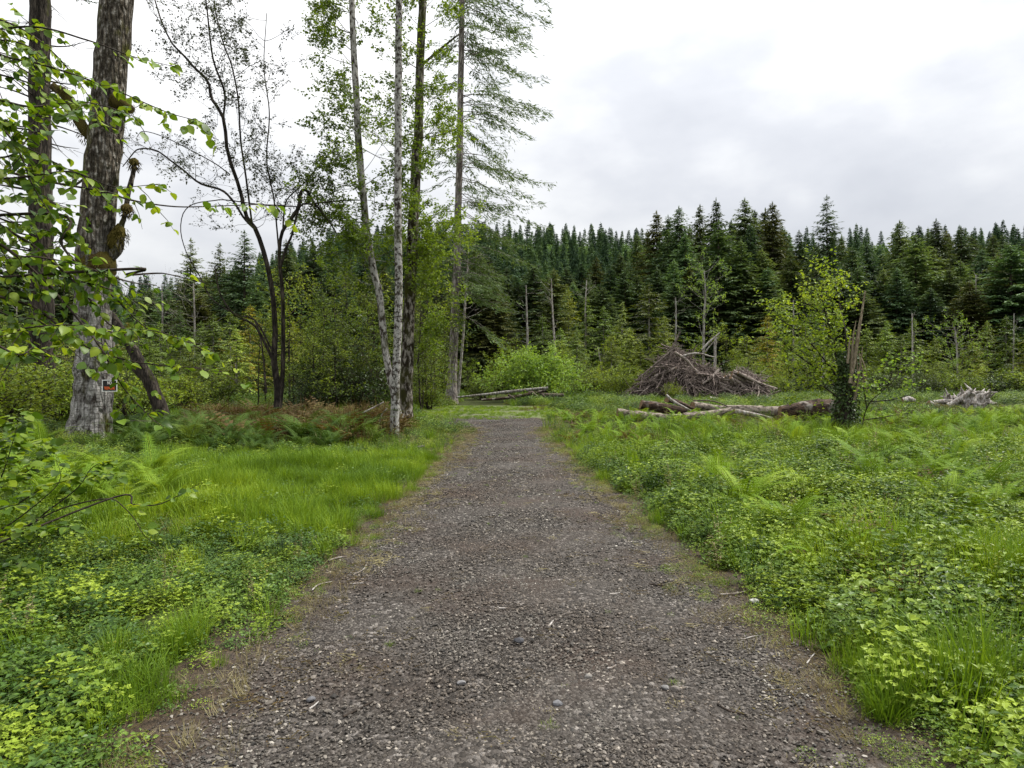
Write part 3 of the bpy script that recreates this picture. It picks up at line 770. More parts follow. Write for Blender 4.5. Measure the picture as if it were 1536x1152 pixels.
# sign
sg = P(164.5, 578.5, 15.62)
root = empty('sign', tuple(sg), 'small black no trespassing sign with orange lettering nailed to pale trunk', 'sign', rz=math.radians(4))
def box(mb, c, s, bev=0.0):
    x, y, z = np.asarray(s) / 2
    V = np.array([[-x, -y, -z], [x, -y, -z], [x, y, -z], [-x, y, -z], [-x, -y, z], [x, -y, z], [x, y, z], [-x, y, z]]) + np.asarray(c)
    mb.add(V, [[0, 3, 2, 1], [4, 5, 6, 7], [0, 1, 5, 4], [1, 2, 6, 5], [2, 3, 7, 6], [3, 0, 4, 7]])
mb = MB(); box(mb, (0, 0, 0), (.33, .006, .27)); mb.obj('backing', plain('sign_white', (.75, .75, .72), .4), root)
mb = MB(); box(mb, (0, -.0045, 0), (.295, .004, .235)); mb.obj('face', plain('sign_black', (.012, .012, .012), .4), root)
for txt, zz, sz, sx, sy, mm in (('NO', .03, .1, .62, 1.0, plain('sign_ink', (.78, .74, .68), .5)), ('TRESPASSING', -.088, .1, .40, .92, plain('sign_orange', (.85, .15, .03), .5))):
    cu = bpy.data.curves.new('lettering', 'FONT'); cu.body = txt; cu.size = sz; cu.align_x = 'CENTER'; cu.extrude = .0008; cu.offset = .002
    cu.materials.append(mm)
    oc = bpy.data.objects.new('lettering', cu); C.objects.link(oc)
    lm_ = bpy.data.meshes.new_from_object(oc.evaluated_get(bpy.context.evaluated_depsgraph_get())); bpy.data.objects.remove(oc)
    o = bpy.data.objects.new('lettering', lm_); C.objects.link(o); o.parent = root
    o.location = (0, -.0075, zz); o.rotation_euler = (PI / 2, 0, 0); o.scale = (sx, sy, 1)

# dark straight fir trunk behind it
Y = 23
pth = px([(64, 632), (64, 560), (63, 450), (62, 340), (60, 220), (60, 64), (59, -140)], Y)
def deadtwigs(mt, ml, rng):
    pp = smooth_path(pth, 60)
    for i in range(60):
        q = pp[rng.integers(14, 59)]; a = rng.uniform(0, 2 * PI); L = rng.uniform(.5, 2.4)
        e = np.array([math.cos(a), math.sin(a), rng.uniform(-.1, .35)])
        m = q + e * L * .5; tip = q + e * L + np.array([0, 0, rng.uniform(-.3, .3)])
        tube(mt, smooth_path([q, m, tip], 7), (.035, .006), 4, False, 0, rng, tint=.3)
        for _ in range(3):
            t2 = rng.uniform(.4, 1); s0 = q + e * L * t2; tube(mt, [s0, s0 + unit(e + rng.normal(0, .6, 3)) * L * .3], (.01, .003), 3, False)
trunk_tree('fir_tree', 'dark straight furrowed trunk with dead side twigs, behind the pale mossy trunk', 'tree', [(pth, [w2(40, Y), w2(36, Y), w2(34, Y), w2(30, Y)])], M['bark_dark'], M['needle_dark'], seed=3, nseg=50, sides=18,
           rough=.05, extra=deadtwigs, limbs=limbs_on(pth[-2:], R_(4), 14, .3, 1, 2.6, .03, .10, 26, elev=(-.3, .4)))
# leaning dark trunk
Y = 19.5
pth = px([(247, 640), (238, 605), (226, 575), (212, 548), (196, 518), (178, 490), (160, 466), (140, 440)], Y)
pt2 = px([(232, 590), (222, 572), (208, 560), (196, 545)], Y)
trunk_tree('leaning_tree', 'dark leaning trunk bending up behind the pale mossy trunk', 'tree', [(pth, [w2(24, Y), w2(21, Y), w2(16, Y), w2(13, Y)]), (pt2, [w2(15, Y), w2(8, Y)])], M['bark_dark'], M['alder_leaf'], seed=5, nseg=26,
           limbs=limbs_on(pth, R_(6), 5, .6, 1, 1.3, .02, .07, 14))
# slender many-stemmed tree with tiny dark leaves
Y = 19
stems = [([(417, 612), (416, 577), (411, 540), (413, 502), (409, 440), (399, 390), (384, 345), (370, 325), (360, 285), (342, 230), (335, 177), (317, 147), (312, 122), (290, 100), (275, 82), (255, 60), (235, 10), (220, -60)], [13, 11, 9, 8, 6.5, 6, 5, 4, 3, 2]),
         ([(420, 606), (424, 560), (425, 500), (424, 440), (419, 385), (424, 347), (446, 315), (451, 290), (456, 285), (462, 288), (469, 302), (478, 312), (492, 330), (505, 350)], [9, 7, 6, 6, 5, 4, 2]),
         ([(421, 400), (430, 370), (438, 352), (450, 310), (470, 306), (500, 302), (540, 300)], [5, 4, 3, 1.5]),
         ([(424, 350), (427, 310), (434, 295), (459, 272), (478, 248), (493, 230)], [3, 2.5, 2, 1.5]),
         ([(335, 177), (337, 140), (322, 97), (316, 65), (310, 10), (300, -60)], [4, 3.5, 3, 2]),
         ([(378, 335), (368, 260), (361, 210), (357, 147), (347, 97), (335, 65), (322, 10), (318, -50)], [3.5, 3, 2.5, 1.5]),
         ([(384, 345), (366, 327), (350, 302), (332, 285), (300, 275), (275, 255), (255, 240), (237, 227), (220, 223), (205, 225), (192, 240), (184, 250)], [4.5, 4, 3, 2.5, 1.5]),
         ([(345, 262), (322, 245), (280, 222), (245, 205), (215, 197), (205, 206)], [2, 1.6, 1]),
         ([(450, 310), (400, 308), (340, 300), (320, 301), (290, 306), (275, 320), (271, 345), (277, 372), (288, 395), (300, 415), (312, 440), (325, 455), (355, 472), (384, 482), (410, 530)], [2, 1.8, 1.6, 2.2, 3.5]),
         ([(400, 590), (393, 520), (384, 485), (372, 470)], [3, 2.5, 1.5]),
         ([(412, 545), (395, 510), (380, 487), (350, 470), (330, 440), (322, 400)], [6, 4, 3, 2]),
         ([(419, 385), (411, 300), (400, 240), (404, 170), (396, 100), (400, 20)], [3, 2.5, 2, 1.2])]
paths = [(px([(u, v, .25 * math.sin(i * 2 + k * .4)) for k, (u, v) in enumerate(s)], Y), [w2(q, Y) for q in w]) for i, (s, w) in enumerate(stems)]
lm = []
for i, (p, w) in enumerate(paths):
    if i in (0, 1, 3, 4, 5, 6, 11):
        lm += limbs_on(p, R_(20 + i), {0: 30, 1: 10, 3: 8, 4: 16, 5: 20, 6: 15, 11: 14}[i], .35 if i < 2 else .15, 1, 1.45, .009, .06, 30, level=2, elev=(-.2, .9), kids=(3, 4), jit=.4)
trunk_tree('small_tree', 'slender dark tree of many bare forking stems with tiny sparse leaves', 'tree', paths, M['bark_dark'], M['small_leaf'], seed=7, nseg=40, sides=8, rough=.04, limbs=lm, flare=.2)

# the three alder stems beside the road
Y = 19.5
pth = px([(598, 628), (592, 595), (584, 560), (576, 510), (569, 440), (559, 402), (550, 345), (544, 285), (538, 220), (534, 135), (530, 65), (526, -40), (522, -150)], Y)
lk = dict(level=2, jit=.35, kids=(3, 5))
trunk_tree('alder_tree', 'mossy alder stem leaning away from its two straight neighbours by the road', 'tree', [(pth, [w2(13, Y), w2(12, Y), w2(12, Y), w2(12, Y), w2(11, Y), w2(8, Y)])], M['bark_alder_mix'], M['alder_leaf'], seed=8, nseg=44, sides=12, rough=.05,
           limbs=limbs_on(pth, R_(9), 40, .36, 1, 1.9, .013, .085, 50, elev=(-.25, .75), **lk) + limbs_on(pth, R_(10), 24, .34, .9, 2.0, .012, .085, 44, elev=(-.3, .5), az=(PI, .6), **lk))
Y = 17
pth = px([(591, 660), (593, 600), (595, 540), (598, 450), (597, 340), (597, 200), (598, 65), (600, -60), (602, -150)], Y)
trunk_tree('alder_tree', 'slim whitish straight alder stem, closest to the road of three', 'tree', [(pth, [w2(16, Y), w2(14, Y), w2(13, Y), w2(12, Y), w2(9, Y)])], M['bark_alder'], M['alder_leaf'], seed=11, nseg=44, sides=14, rough=.03,
           limbs=limbs_on(pth, R_(12), 14, .5, 1, 1.4, .011, .08, 28, elev=(0, .8), **lk))
Y = 20.5
pth = px([(606, 628), (609, 585), (612, 500), (615, 430), (618, 370), (620, 330), (625, 230), (628, 190), (631, 65), (636, -40), (640, -140)], Y)
pt2 = px([(625, 120), (632, 100), (644, 88), (660, 74), (690, 50)], Y)
trunk_tree('alder_tree', 'thick brown mossy alder trunk standing right behind the slim whitish stem', 'tree', [(pth, [w2(24, Y), w2(20, Y), w2(19, Y), w2(17, Y), w2(14, Y), w2(11, Y)]), (pt2, [w2(6, Y), w2(3, Y)])], M['bark_alder_moss'], M['alder_leaf'], seed=13, nseg=46, sides=16,
           rough=.07, limbs=limbs_on(pth, R_(14), 46, .36, 1, 1.9, .014, .085, 50, elev=(-.3, .8), **lk) + limbs_on(pth, R_(15), 22, .12, .5, 1.6, .01, .085, 44, elev=(0, .8), az=(0, .8), **lk))

# tall fir beside the turn of the road
Y = 36
pth = px([(676, 606), (679, 560), (681, 500), (684, 430), (687, 330), (690, 200), (692, 65), (694, -60), (696, -180)], Y)
def firboughs(mt, ml, rng):
    pp = smooth_path(pth, 200)
    for i in range(190):
        t = rng.uniform(.30, 1); q = pp[int(t * 199)]
        right = rng.random() < .68
        a = rng.normal(0, .8) if right else rng.normal(PI, .8)
        L = (rng.uniform(2.4, 5.0) if right else rng.uniform(1.0, 2.4)) * (1.1 - .45 * abs(t - .6)) * (.6 if t < .42 else 1)
        k = 9; tt = np.linspace(0, 1, k)
        h = np.array([math.cos(a), math.sin(a), 0]); up = rng.uniform(-.15, .35)
        dr = rng.uniform(.3, .85)
        bp = q + h * (L * tt)[:, None] + np.array([0, 0, 1]) * (L * (up * tt - dr * tt ** 1.7 + .22 * tt ** 4))[:, None] + rng.normal(0, .03, (k, 3)) + np.cumsum(rng.normal(0, .05, (k, 3)), 0)
        tube(mt, bp, (.022, .004), 4, False, 0, rng, tint=.2)
        bare = rng.uniform(.1, .35) if t > .4 else .45
        n = int(L * 46); s = rng.uniform(bare, 1, n); idx = s * (k - 1.001); ii = idx.astype(int); ff = (idx - ii)[:, None]
        o = bp[ii] * (1 - ff) + bp[ii + 1] * ff
        sd = np.array([-h[1], h[0], 0]); sg_ = rng.choice([-1, 1], n)[:, None]
        o = o + sd * rng.normal(0, .22, (n, 1)) * (.3 + s[:, None]) - np.array([0, 0, 1]) * np.abs(rng.normal(0, .12, (n, 1)))
        d = unit(h * .7 + sd * sg_ * rng.uniform(.3, 1, n)[:, None] + np.array([0, 0, 1]) * rng.uniform(-.9, .2, n)[:, None])
        ln = rng.uniform(.12, .34, n)
        leaves(ml, o, d, unit(rng.normal(0, .6, (n, 3)) + np.array([0, 0, 1])), ln, ln * .2)
trunk_tree('fir_tree', 'tall fir with bare lower trunk and long drooping boughs over the bend', 'tree', [(pth, [w2(20, Y), w2(15, Y), w2(14, Y), w2(12, Y), w2(10.5, Y), w2(9, Y), w2(7, Y)])], M['bark_fir'], M['needle_olive'], seed=16, nseg=50, sides=18, rough=.04, extra=firboughs, flare=.5)

# pale bare birch and thin snag next to it
def bare_tree(name, label, pts, wid, Y, seed, mat, nl=14, L=1.6, leaf=None, t0=.35, per=6):
    pth = px(pts, Y)
    return trunk_tree(name, label, 'tree', [(pth, [w2(q * .72, Y) for q in wid])], mat, leaf, seed=seed, nseg=20, sides=8, rough=.04, flare=.2,
                      limbs=limbs_on(pth, R_(seed + 50), nl, t0, 1, L, .014, .10, per if leaf else 0.0, level=2 if leaf else 1, elev=(.1, .9), kids=(2, 3)))
bare_tree('birch_tree', 'pale thin birch with bare white branches beside the tall fir trunk', [(687, 598), (690, 560), (695, 500), (698, 450), (701, 410), (703, 372)], [6, 6, 5, 4, 2], 40, 60, M['deadwood'], 22, 2.4)
bare_tree('dead_tree', 'thin pale bare pole left of the tall fir trunk', [(650, 596), (652, 560), (656, 512)], [4, 3.5, 2], 42, 61, M['deadwood'], 0)
for i, (lab, pts, wid, nl, YY) in enumerate((
        ('bare pale snag with a forked tip behind the round bush', [(789, 596), (791, 520), (790, 470), (789, 428)], [6, 5, 4, 2.5], 6, 50),
        ('bare brownish snag standing just right of the forked snag', [(836, 600), (833, 530), (829, 470), (827, 418)], [5, 5, 4, 2], 16, 50),
        ('dead pole with side twigs among lime hemlocks', [(879, 600), (878, 530), (878, 460), (880, 420)], [4, 4, 3, 2], 14, 54),
        ('bare grey snag rising behind the taller brush heap', [(1011, 600), (1012, 540), (1014, 480), (1013, 446)], [6, 5, 4, 3], 8, 50),
        ('broken grey snag standing between the two brush heaps', [(1072, 600), (1072, 560), (1073, 505)], [7, 7, 6], 2, 46),
        ('slim grey pole leaning beside the lime hemlocks', [(912, 600), (904, 560), (897, 522)], [4, 3, 2], 3, 52),
        ('thin straight pale pole behind the sprouting snag', [(1189, 602), (1190, 520), (1190, 450)], [5, 4, 3], 7, 54),
        ('pale thin pole between ivy snag and stump heap', [(1369, 604), (1369, 540), (1368, 470)], [5, 4, 2.5], 8, 50),
        ('dead spire with brown tip above the stump heap', [(1464, 604), (1464, 500), (1464, 412)], [7, 5, 2], 34, 60),
        ('thin pale trunk past the stump heap', [(1518, 604), (1520, 540), (1521, 470)], [4, 3.5, 2], 8, 50),
        ('tall bare snag over the hillside left of the bush', [(742, 600), (741, 520), (743, 440)], [5, 4, 3], 10, 56))):
    bare_tree('dead_tree', lab, pts, wid, YY, 70 + i, M['deadwood'] if i % 3 else M['bark_grey'], nl, 1.3)
bare_tree('alder_tree', 'yellow-green alder with a white stem above the taller brush heap', [(1055, 600), (1055, 540), (1056, 480), (1058, 440), (1056, 405)], [7, 6, 5, 4, 2], 50, 90, M['bark_grey'], 26, 2.6, M['bush_leaf'], .35, 18)
bare_tree('alder_tree', 'leafy alder with a white stem behind the pale stump heap', [(1436, 604), (1436, 560), (1435, 520), (1432, 490)], [6, 5, 4, 2], 50, 91, M['bark_grey'], 28, 2.6, M['bush_leaf'], .25, 20)
bare_tree('alder_tree', 'thin-stemmed alder with pale leaves behind the sprouting snag', [(1235, 604), (1234, 560), (1236, 520), (1236, 480)], [7, 6, 4, 2], 48, 92, M['bark_grey'], 24, 2.2, M['bush_leaf'], .3, 18)
bare_tree('bare_tree', 'pale leafless branching tree on the far slope beyond mossy trunk', [(240, 610), (243, 520), (244, 470), (243, 430)], [6, 5, 4, 3], 55, 93, M['deadwood'], 22, 4)
bare_tree('bare_tree', 'grey leafless tree behind the curving hanging branch', [(290, 610), (291, 540), (292, 480), (290, 425)], [6, 5, 4, 3], 52, 94, M['deadwood'], 24, 3.5)
# ------------------------------------------------------------------ hazel boughs hanging in from beside the camera
Y = 5.2
tb = np.array([-6.1, 5.3, 0.0]); tb[2] = tz(tb[0], tb[1])
root = empty('hazel_tree', tuple(tb), 'large-leaved hazel whose thin boughs hang in front of the mossy trunks', 'tree')
mt, ml = MB(tb), MB(tb); rng = R_(31)
for dx, dy, top in ((0, 0, 4.6), (.25, .2, 4.0), (-.2, .25, 4.4), (.1, -.25, 3.6)):
    q = smooth_path([tb + (dx, dy, -.1), tb + (dx * 1.6, dy * 1.5, 1.3), tb + (dx * 2.4, dy * 2, 2.8), tb + (dx * 3.2, dy * 3, top)], 14)
    tube(mt, q, (.055, .045, .03, .015), 8, True, .04, rng)
boughs = [  # photo path, leaves per metre, start of leaves
    ([(-90, 40), (0, 82), (60, 96), (120, 115), (180, 138), (250, 168), (300, 182)], 12, 0.0, 0),
    ([(-90, 60), (40, 40), (130, 60), (200, 85), (262, 100)], 7, 0.0, .3),
    ([(-90, 120), (0, 150), (50, 160), (110, 152), (160, 160), (210, 178)], 13, 0, -.2),
    ([(-90, 230), (0, 255), (80, 274), (160, 288), (195, 300), (262, 310), (330, 309), (384, 307), (440, 308)], 5, 0, .4),
    ([(-90, 180), (0, 215), (40, 222), (75, 240), (118, 262)], 17, 0, 0),
    ([(-90, 260), (0, 268), (60, 262), (110, 258), (170, 280), (240, 276)], 12, 0, -.3),
    ([(-90, 350), (0, 300), (60, 300), (110, 318)], 16, 0, .2),
    ([(-90, 310), (30, 356), (100, 412), (140, 455), (170, 490), (240, 498), (318, 530)], 12, 0, .1),
    ([(70, 320), (92, 366), (115, 395), (165, 440), (212, 486), (250, 510), (282, 506)], 11, .2, .2),
    ([(-90, 320), (0, 366), (60, 415), (110, 470), (150, 520), (172, 560), (190, 588), (228, 628), (246, 640)], 9, 0, -.2),
    ([(-90, 410), (0, 445), (50, 460), (90, 490), (130, 520), (190, 540), (250, 549), (300, 552), (342, 560)], 11, 0, 0),
    ([(-90, 430), (0, 420), (60, 412), (130, 424), (180, 440), (215, 460)], 14, 0, .3),
    ([(-90, 500), (0, 505), (40, 492), (110, 488), (180, 500)], 17, 0, -.4),
    ([(-90, 470), (0, 520), (30, 532), (50, 520)], 20, 0, -1.0),
    ([(-90, 380), (0, 390), (50, 385), (120, 398), (160, 412)], 16, 0, -.1),
    ([(-90, 200), (-10, 182), (40, 190), (60, 165)], 18, 0, -.3),
    ([(-90, 90), (0, 112), (60, 132), (105, 172)], 17, 0, .1), ([(-90, 290), (0, 328), (60, 344), (112, 352)], 17, 0, .3), ([(-90, 140), (10, 200), (50, 280), (82, 330)], 15, 0, -.2), ([(-90, 66), (0, 60), (50, 74), (95, 118)], 17, 0, .2),
    ([(-90, 400), (0, 468), (60, 482), (100, 522)], 16, 0, .3), ([(-90, 20), (0, 30), (70, 70), (130, 140), (150, 190)], 12, 0, .5), ([(-90, 230), (10, 235), (50, 200), (90, 195)], 16, 0, .4),
    ([(165, 405), (190, 412), (235, 410), (255, 412), (310, 425)], 5, .3, .1)]
for i, (bp, per, t0, dy) in enumerate(boughs):
    pp = px([(u, v, dy + .12 * math.sin(k * 1.9 + i)) for k, (u, v) in enumerate(bp)], Y)
    src = tb + np.array([.3 * math.sin(i), .3 * math.cos(i), max(pp[0][2] - tb[2] - .25, .4)])
    pp = np.vstack([src, pp]); q = smooth_path(pp, 46)
    tube(mt, q, (.014, .011, .008, .005, .0022), 5, False, .05, rng)
    seg = np.linalg.norm(np.diff(q, axis=0), axis=1); cum = np.concatenate([[0], np.cumsum(seg)]); Lt = cum[-1]
    n = int(per * Lt * 2.1); s = np.sort(rng.uniform(.22, 1, n)) * Lt
    o = np.stack([np.interp(s, cum, q[:, j]) for j in range(3)], 1)
    tan = unit(np.stack([np.interp(s + .02, cum, q[:, j]) for j in range(3)], 1) - o + 1e-6)
    side = unit(np.cross(tan, [0, 0, 1.0])); sg_ = np.where(np.arange(n) % 2, 1, -1)[:, None]
    d = unit(tan * .45 + side * sg_ * rng.uniform(.4, 1, n)[:, None] + np.array([0, 0, 1]) * rng.uniform(-.8, .15, n)[:, None])
    nn = unit(np.array([0, 0, 1.0]) + rng.normal(0, .55, (n, 3)))
    sz = rng.uniform(.035, .098, n); stalk = o + d * sz[:, None] * .25
    leaves(ml, o, d, nn, sz * .34, .004, .9, .0)
    big_leaves(ml, stalk, d, nn, sz, sz * rng.uniform(.72, .95, n), .22)
    for k in range(0, n, 3):       # side twigs with their own leaves
        if rng.random() < .7:
            L = rng.uniform(.12, .38); dd = unit(d[k] + np.array([0, 0, rng.uniform(-.5, .4)])); e = o[k] + dd * L
            tube(mt, [o[k], o[k] + dd * L * .5 + rng.normal(0, .015, 3), e], (.004, .0015), 3, False)
            m = rng.integers(2, 5); f = rng.uniform(.4, 1.05, m)[:, None]
            z = rng.uniform(.04, .085, m)
            big_leaves(ml, o[k] + dd * L * f, unit(dd * .6 + rdirs(m, -.8, .2, rng)), unit(np.array([0, 0, 1.0]) + rng.normal(0, .5, (m, 3))), z, z * .85, .22)
mt.obj('trunk', M['twig'], root); ml.obj('crown', M['hazel_leaf'], root)

# low bough reaching out of the weeds at the left edge
tb = np.array([-4.3, 4.6, tz(-4.3, 4.6)])
root = empty('hazel_shrub', tuple(tb), 'low shrub with an arching bare bough and a few big leaves above the weeds', 'shrub')
mt, ml = MB(tb), MB(tb)
for bp, per, yy in (([(-60, 850), (0, 812), (40, 790), (80, 768), (120, 755), (165, 748), (185, 760), (203, 780), (218, 805), (250, 825), (300, 848)], 3, 5.6), ([(20, 800), (80, 760), (118, 730), (140, 700), (172, 690)], 9, 5.6),
                    ([(165, 748), (200, 757), (240, 756), (282, 735), (300, 725)], 4, 5.6), ([(-60, 815), (0, 795), (60, 752), (90, 720), (85, 690)], 8, 5.5), ([(-60, 790), (-20, 770), (30, 755)], 9, 4.3), ([(-60, 720), (0, 700), (40, 690), (90, 690)], 12, 6), ([(-40, 800), (0, 720), (20, 660), (30, 620)], 22, 5.6), ([(-60, 790), (-10, 740), (50, 700), (75, 660)], 22, 5.9), ([(-60, 740), (-10, 690), (10, 640)], 22, 6.1), ([(-60, 830), (10, 800), (60, 790), (110, 790)], 16, 5.2), ([(-50, 800), (20, 760), (70, 730), (130, 715), (175, 710)], 18, 6.2), ([(-60, 860), (0, 850), (30, 845)], 14, 4.8)):
    pp = np.vstack([tb + (0, 0, .05), px(bp, yy)]); q = smooth_path(pp, 34)
    tube(mt, q, (.009, .007, .004, .0015), 5, False, .05, rng)
    n = max(int(per * 5.5), 6); ii = rng.integers(12, 34, n); o = q[ii]
    d = rdirs(n, -.4, .2, rng); sz = rng.uniform(.04, .10, n); o = o + d * rng.uniform(0, .12, (n, 1))
    big_leaves(ml, o, d, unit(np.array([0, 0, 1.0]) + rng.normal(0, .4, (n, 3))), sz, sz * .8, .2)
mt.obj('stem', M['twig'], root); ml.obj('leaves', M['hazel_leaf'], root)

# ------------------------------------------------------------------ the ivy-clad broken snag that sprouts, on the right
Y = 16.5
base = P(1268, 664, Y); base[2] = tz(base[0], base[1])
root = empty('sprouting_snag', tuple(base), 'broken ivy-clad snag with splintered top and bright leafy sprouts', 'tree')
mt, ml, mi, ms = MB(base), MB(base), MB(base), MB(base); rng = R_(41)
tp = px([(1268, 664), (1268, 625), (1270, 590), (1272, 555), (1271, 538)], Y)
tube(mt, smooth_path(tp, 18), [w2(38, Y), w2(30, Y), w2(25, Y), w2(22, Y), w2(15, Y)], 14, True, .10, rng)
for e, w in (([(1275, 575), (1283, 530), (1291, 480), (1298, 436)], (.075, .07, .05, .022)), ([(1277, 560), (1279, 515), (1284, 480)], (.06, .045, .012)), ([(1279, 580), (1289, 555), (1294, 520)], (.05, .035, .01)),
             ([(1282, 600), (1287, 570), (1284, 530)], (.05, .04, .012)), ([(1271, 545), (1274, 515), (1277, 505)], (.05, .03, .008))):
    tube(ms, smooth_path(px(e, Y - .4), 12), [q * 1.0 for q in w], 6, True, .22, rng, oval=.55)
for k in range(26):
    u0 = rng.uniform(1278, 1294); v0 = rng.uniform(525, 560); e = [(u0, v0), (u0 + rng.normal(3, 4), v0 + 25), (u0 + rng.normal(5, 7), v0 + rng.uniform(35, 58))]
    tube(ms, smooth_path(px([(a, b, rng.normal(0, .06)) for a, b in e], Y), 5), (.012, .004), 3, False)
n = 2600; h = rng.random(n) ** .8; zz = base[2] + h * 2.0; a = rng.uniform(0, 2 * PI, n)
r = np.interp(h, [0, .5, 1], [.32, .225, .165]) * rng.uniform(.75, 1.25, n); cx = np.interp(zz, tp[:, 2], tp[:, 0])
dv = np.stack([np.cos(a), np.sin(a), np.zeros(n)], 1)
leaves(mi, np.stack([cx + r * np.cos(a), Y + r * np.sin(a), zz], 1), unit(rdirs(n, -1, .1, rng) + dv * .3), unit(dv + rng.normal(0, .4, (n, 3))), rng.uniform(.04, .09, n), rng.uniform(.035, .07, n))
for bp in ([(1268, 570), (1250, 510), (1232, 445), (1223, 408)], [(1266, 580), (1225, 525), (1190, 492), (1158, 472)], [(1264, 590), (1222, 552), (1180, 522), (1150, 508)], [(1270, 560), (1268, 500), (1258, 450), (1253, 424)],
           [(1262, 600), (1230, 578), (1208, 585)], [(1268, 575), (1240, 490), (1222, 462), (1205, 455)], [(1267, 585), (1240, 545), (1215, 560), (1200, 552)], [(1268, 575), (1252, 530), (1238, 480), (1245, 448)]):
    pp = smooth_path(px([(u, v, rng.normal(0, .15) + .25 + (.3 * math.sin(u))) for u, v in bp], Y), 14)
    tube(mt, pp, (.022, .015, .006), 5, False)
    for k in range(27):
        i = rng.integers(3, 14); d = unit(rng.normal(0, 1, 3) + np.array([0, 0, .35]))
        grow(mt, ml, rng, pp[i], d, rng.uniform(.3, .75), .006, 1, .085, 20, up=.2, kids=(2, 3))
mt.obj('trunk', M['bark_dark'], root); ms.obj('splintered_wood', M['splinter'], root); mi.obj('ivy', M['ivy'], root); ml.obj('crown', M['maple_leaf'], root)

Y = 16
base = P(1292, 640, Y); base[2] = tz(base[0], base[1])
root = empty('sapling', tuple(base), 'thin dark-stemmed sapling with pale green leaves beside the ivy-clad snag', 'sapling')
mt, ml = MB(base), MB(base); rng = R_(43)
for bp in ([(1292, 650), (1296, 625), (1306, 602), (1326, 585), (1345, 565), (1362, 545)], [(1306, 602), (1335, 600), (1370, 590), (1395, 570)], [(1296, 630), (1330, 625), (1370, 618)], [(1300, 612), (1296, 585), (1292, 568)], [(1330, 582), (1338, 560), (1336, 545)]):
    pp = smooth_path(px([(u, v, rng.normal(0, .1)) for u, v in bp], Y), 12); tube(mt, pp, (.016, .005), 5, False)
    for k in range(12):
        grow(mt, ml, rng, pp[rng.integers(3, 12)], rng.normal(0, 1, 3) + np.array([0, 0, .3]), rng.uniform(.2, .5), .004, 1, .085, 15, kids=(2, 3))
mt.obj('stem', M['bark_dark'], root); ml.obj('leaves', M['bush_leaf'], root)

# ------------------------------------------------------------------ round bush over a fallen trunk at the end of the road
def bush_mesh(seed, R, H, leaf, nb, per, leafm, stemm=M['twig'], name='shrub'):
    rng = R_(seed); mt, ml = MB(), MB()
    for k in range(nb):
        a = rng.uniform(0, 2 * PI); e = rng.uniform(.25, 1.35); L = 1 / math.sqrt((math.cos(e) / R) ** 2 + (math.sin(e) / H) ** 2) * rng.uniform(.75, 1.0)
        grow(mt, ml, rng, (rng.normal(0, R * .08), rng.normal(0, R * .08), 0), (math.cos(a) * math.cos(e), math.sin(a) * math.cos(e), math.sin(e)), L, .02, 2, leaf, per, up=.1, kids=(4, 6), jit=.3)
    return mt.mesh('stem', stemm), ml.mesh('leaves', leafm)

def two_part(name, parts, loc, label, cat, group=None, names=('stem', 'leaves')):
    root = empty(name, loc, label, cat, group)
    for me, nm in zip(parts, names):
        o = bpy.data.objects.new(nm, me); C.objects.link(o); o.parent = root
    return root
c = P(797, 590, 38.5)
b_ = two_part('shrub', bush_mesh(51, 2.9, 2.45, .13, 54, 20, M['bush_leaf']), (c[0], c[1], tz(c[0], c[1]) + .1), 'round bright green bush arching over the fallen trunk', 'shrub')

LG = 'logs lying in the weeds by the snag'
def log(label, path, rad, mat=None, group=None, rough=.06, n=14, name='log', endmat=None, cat='log', oval=1.0, seg=14, seed=0, stubs=0):
    path = np.asarray(path, float); c = path.mean(0); mb = MB(c); rng = R_(seed + int(abs(path[0][0] * 97)))
    pp = smooth_path(path, seg); pp = pp + rng.normal(0, np.mean(rad) * .05, pp.shape)
    if group == LG: pp = pp + (0, 0, .09); rad = [q * 1.15 for q in rad]
    tube(mb, pp, rad, n, True, rough, rng, capmat=1, oval=oval)
    for _ in range(stubs):
        i = rng.integers(1, seg - 2); d = unit(rng.normal(0, 1, 3) + np.array([0, 0, .5])); L = rng.uniform(1.5, 5) * np.mean(rad)
        tube(mb, [pp[i], pp[i] + d * L * .6, pp[i] + d * L], (np.mean(rad) * .3, np.mean(rad) * .12), 5, True, .1, rng)
    o = mb.obj(name, [mat or M['log_bark'], endmat or M['log_end']])
    o.location = c
    return tag(o, label, cat, group)

log('grey fallen trunk propped off the grass under the round bush', px([(684, 596), (726, 592), (769, 587), (822, 582)], 34.8), (w2(2.4, 37), w2(4, 37), w2(4.4, 37)), M['bark_grey'], name='fallen_trunk', cat='fallen tree')
log('darker fallen trunk lying below the grey one at the bush', px([(722, 600), (760, 597), (795, 591), (820, 586)], 35), (w2(3, 37), w2(4.5, 37), w2(4, 37)), M['log_dark'], name='fallen_trunk', cat='fallen tree')
log('short dark log end poking out under the round bush', px([(792, 589), (815, 592), (846, 593)], 35.2), (w2(6, 37), w2(5, 37)), M['bark_brown'], name='fallen_trunk', cat='fallen tree')
for lab, e, w in (('dark curved bare bough sagging to the grass below the bush', [(797, 588), (806, 596), (803, 606), (790, 612)], 4), ('small dark hooked bough left of the sagging one', [(762, 592), (772, 598), (774, 604)], 3),
                  ('thin pale hooked bough right of the sagging dark one', [(829, 591), (830, 601), (818, 610)], 2.4), ('thin arched bough between the two hooked ones', [(812, 590), (820, 600), (812, 612)], 2)):
    log(lab, px(e, 34.6), (w2(w, 37), w2(w * .5, 37)), M['bark_brown'], name='bough', cat='branch', n=6, rough=.03)

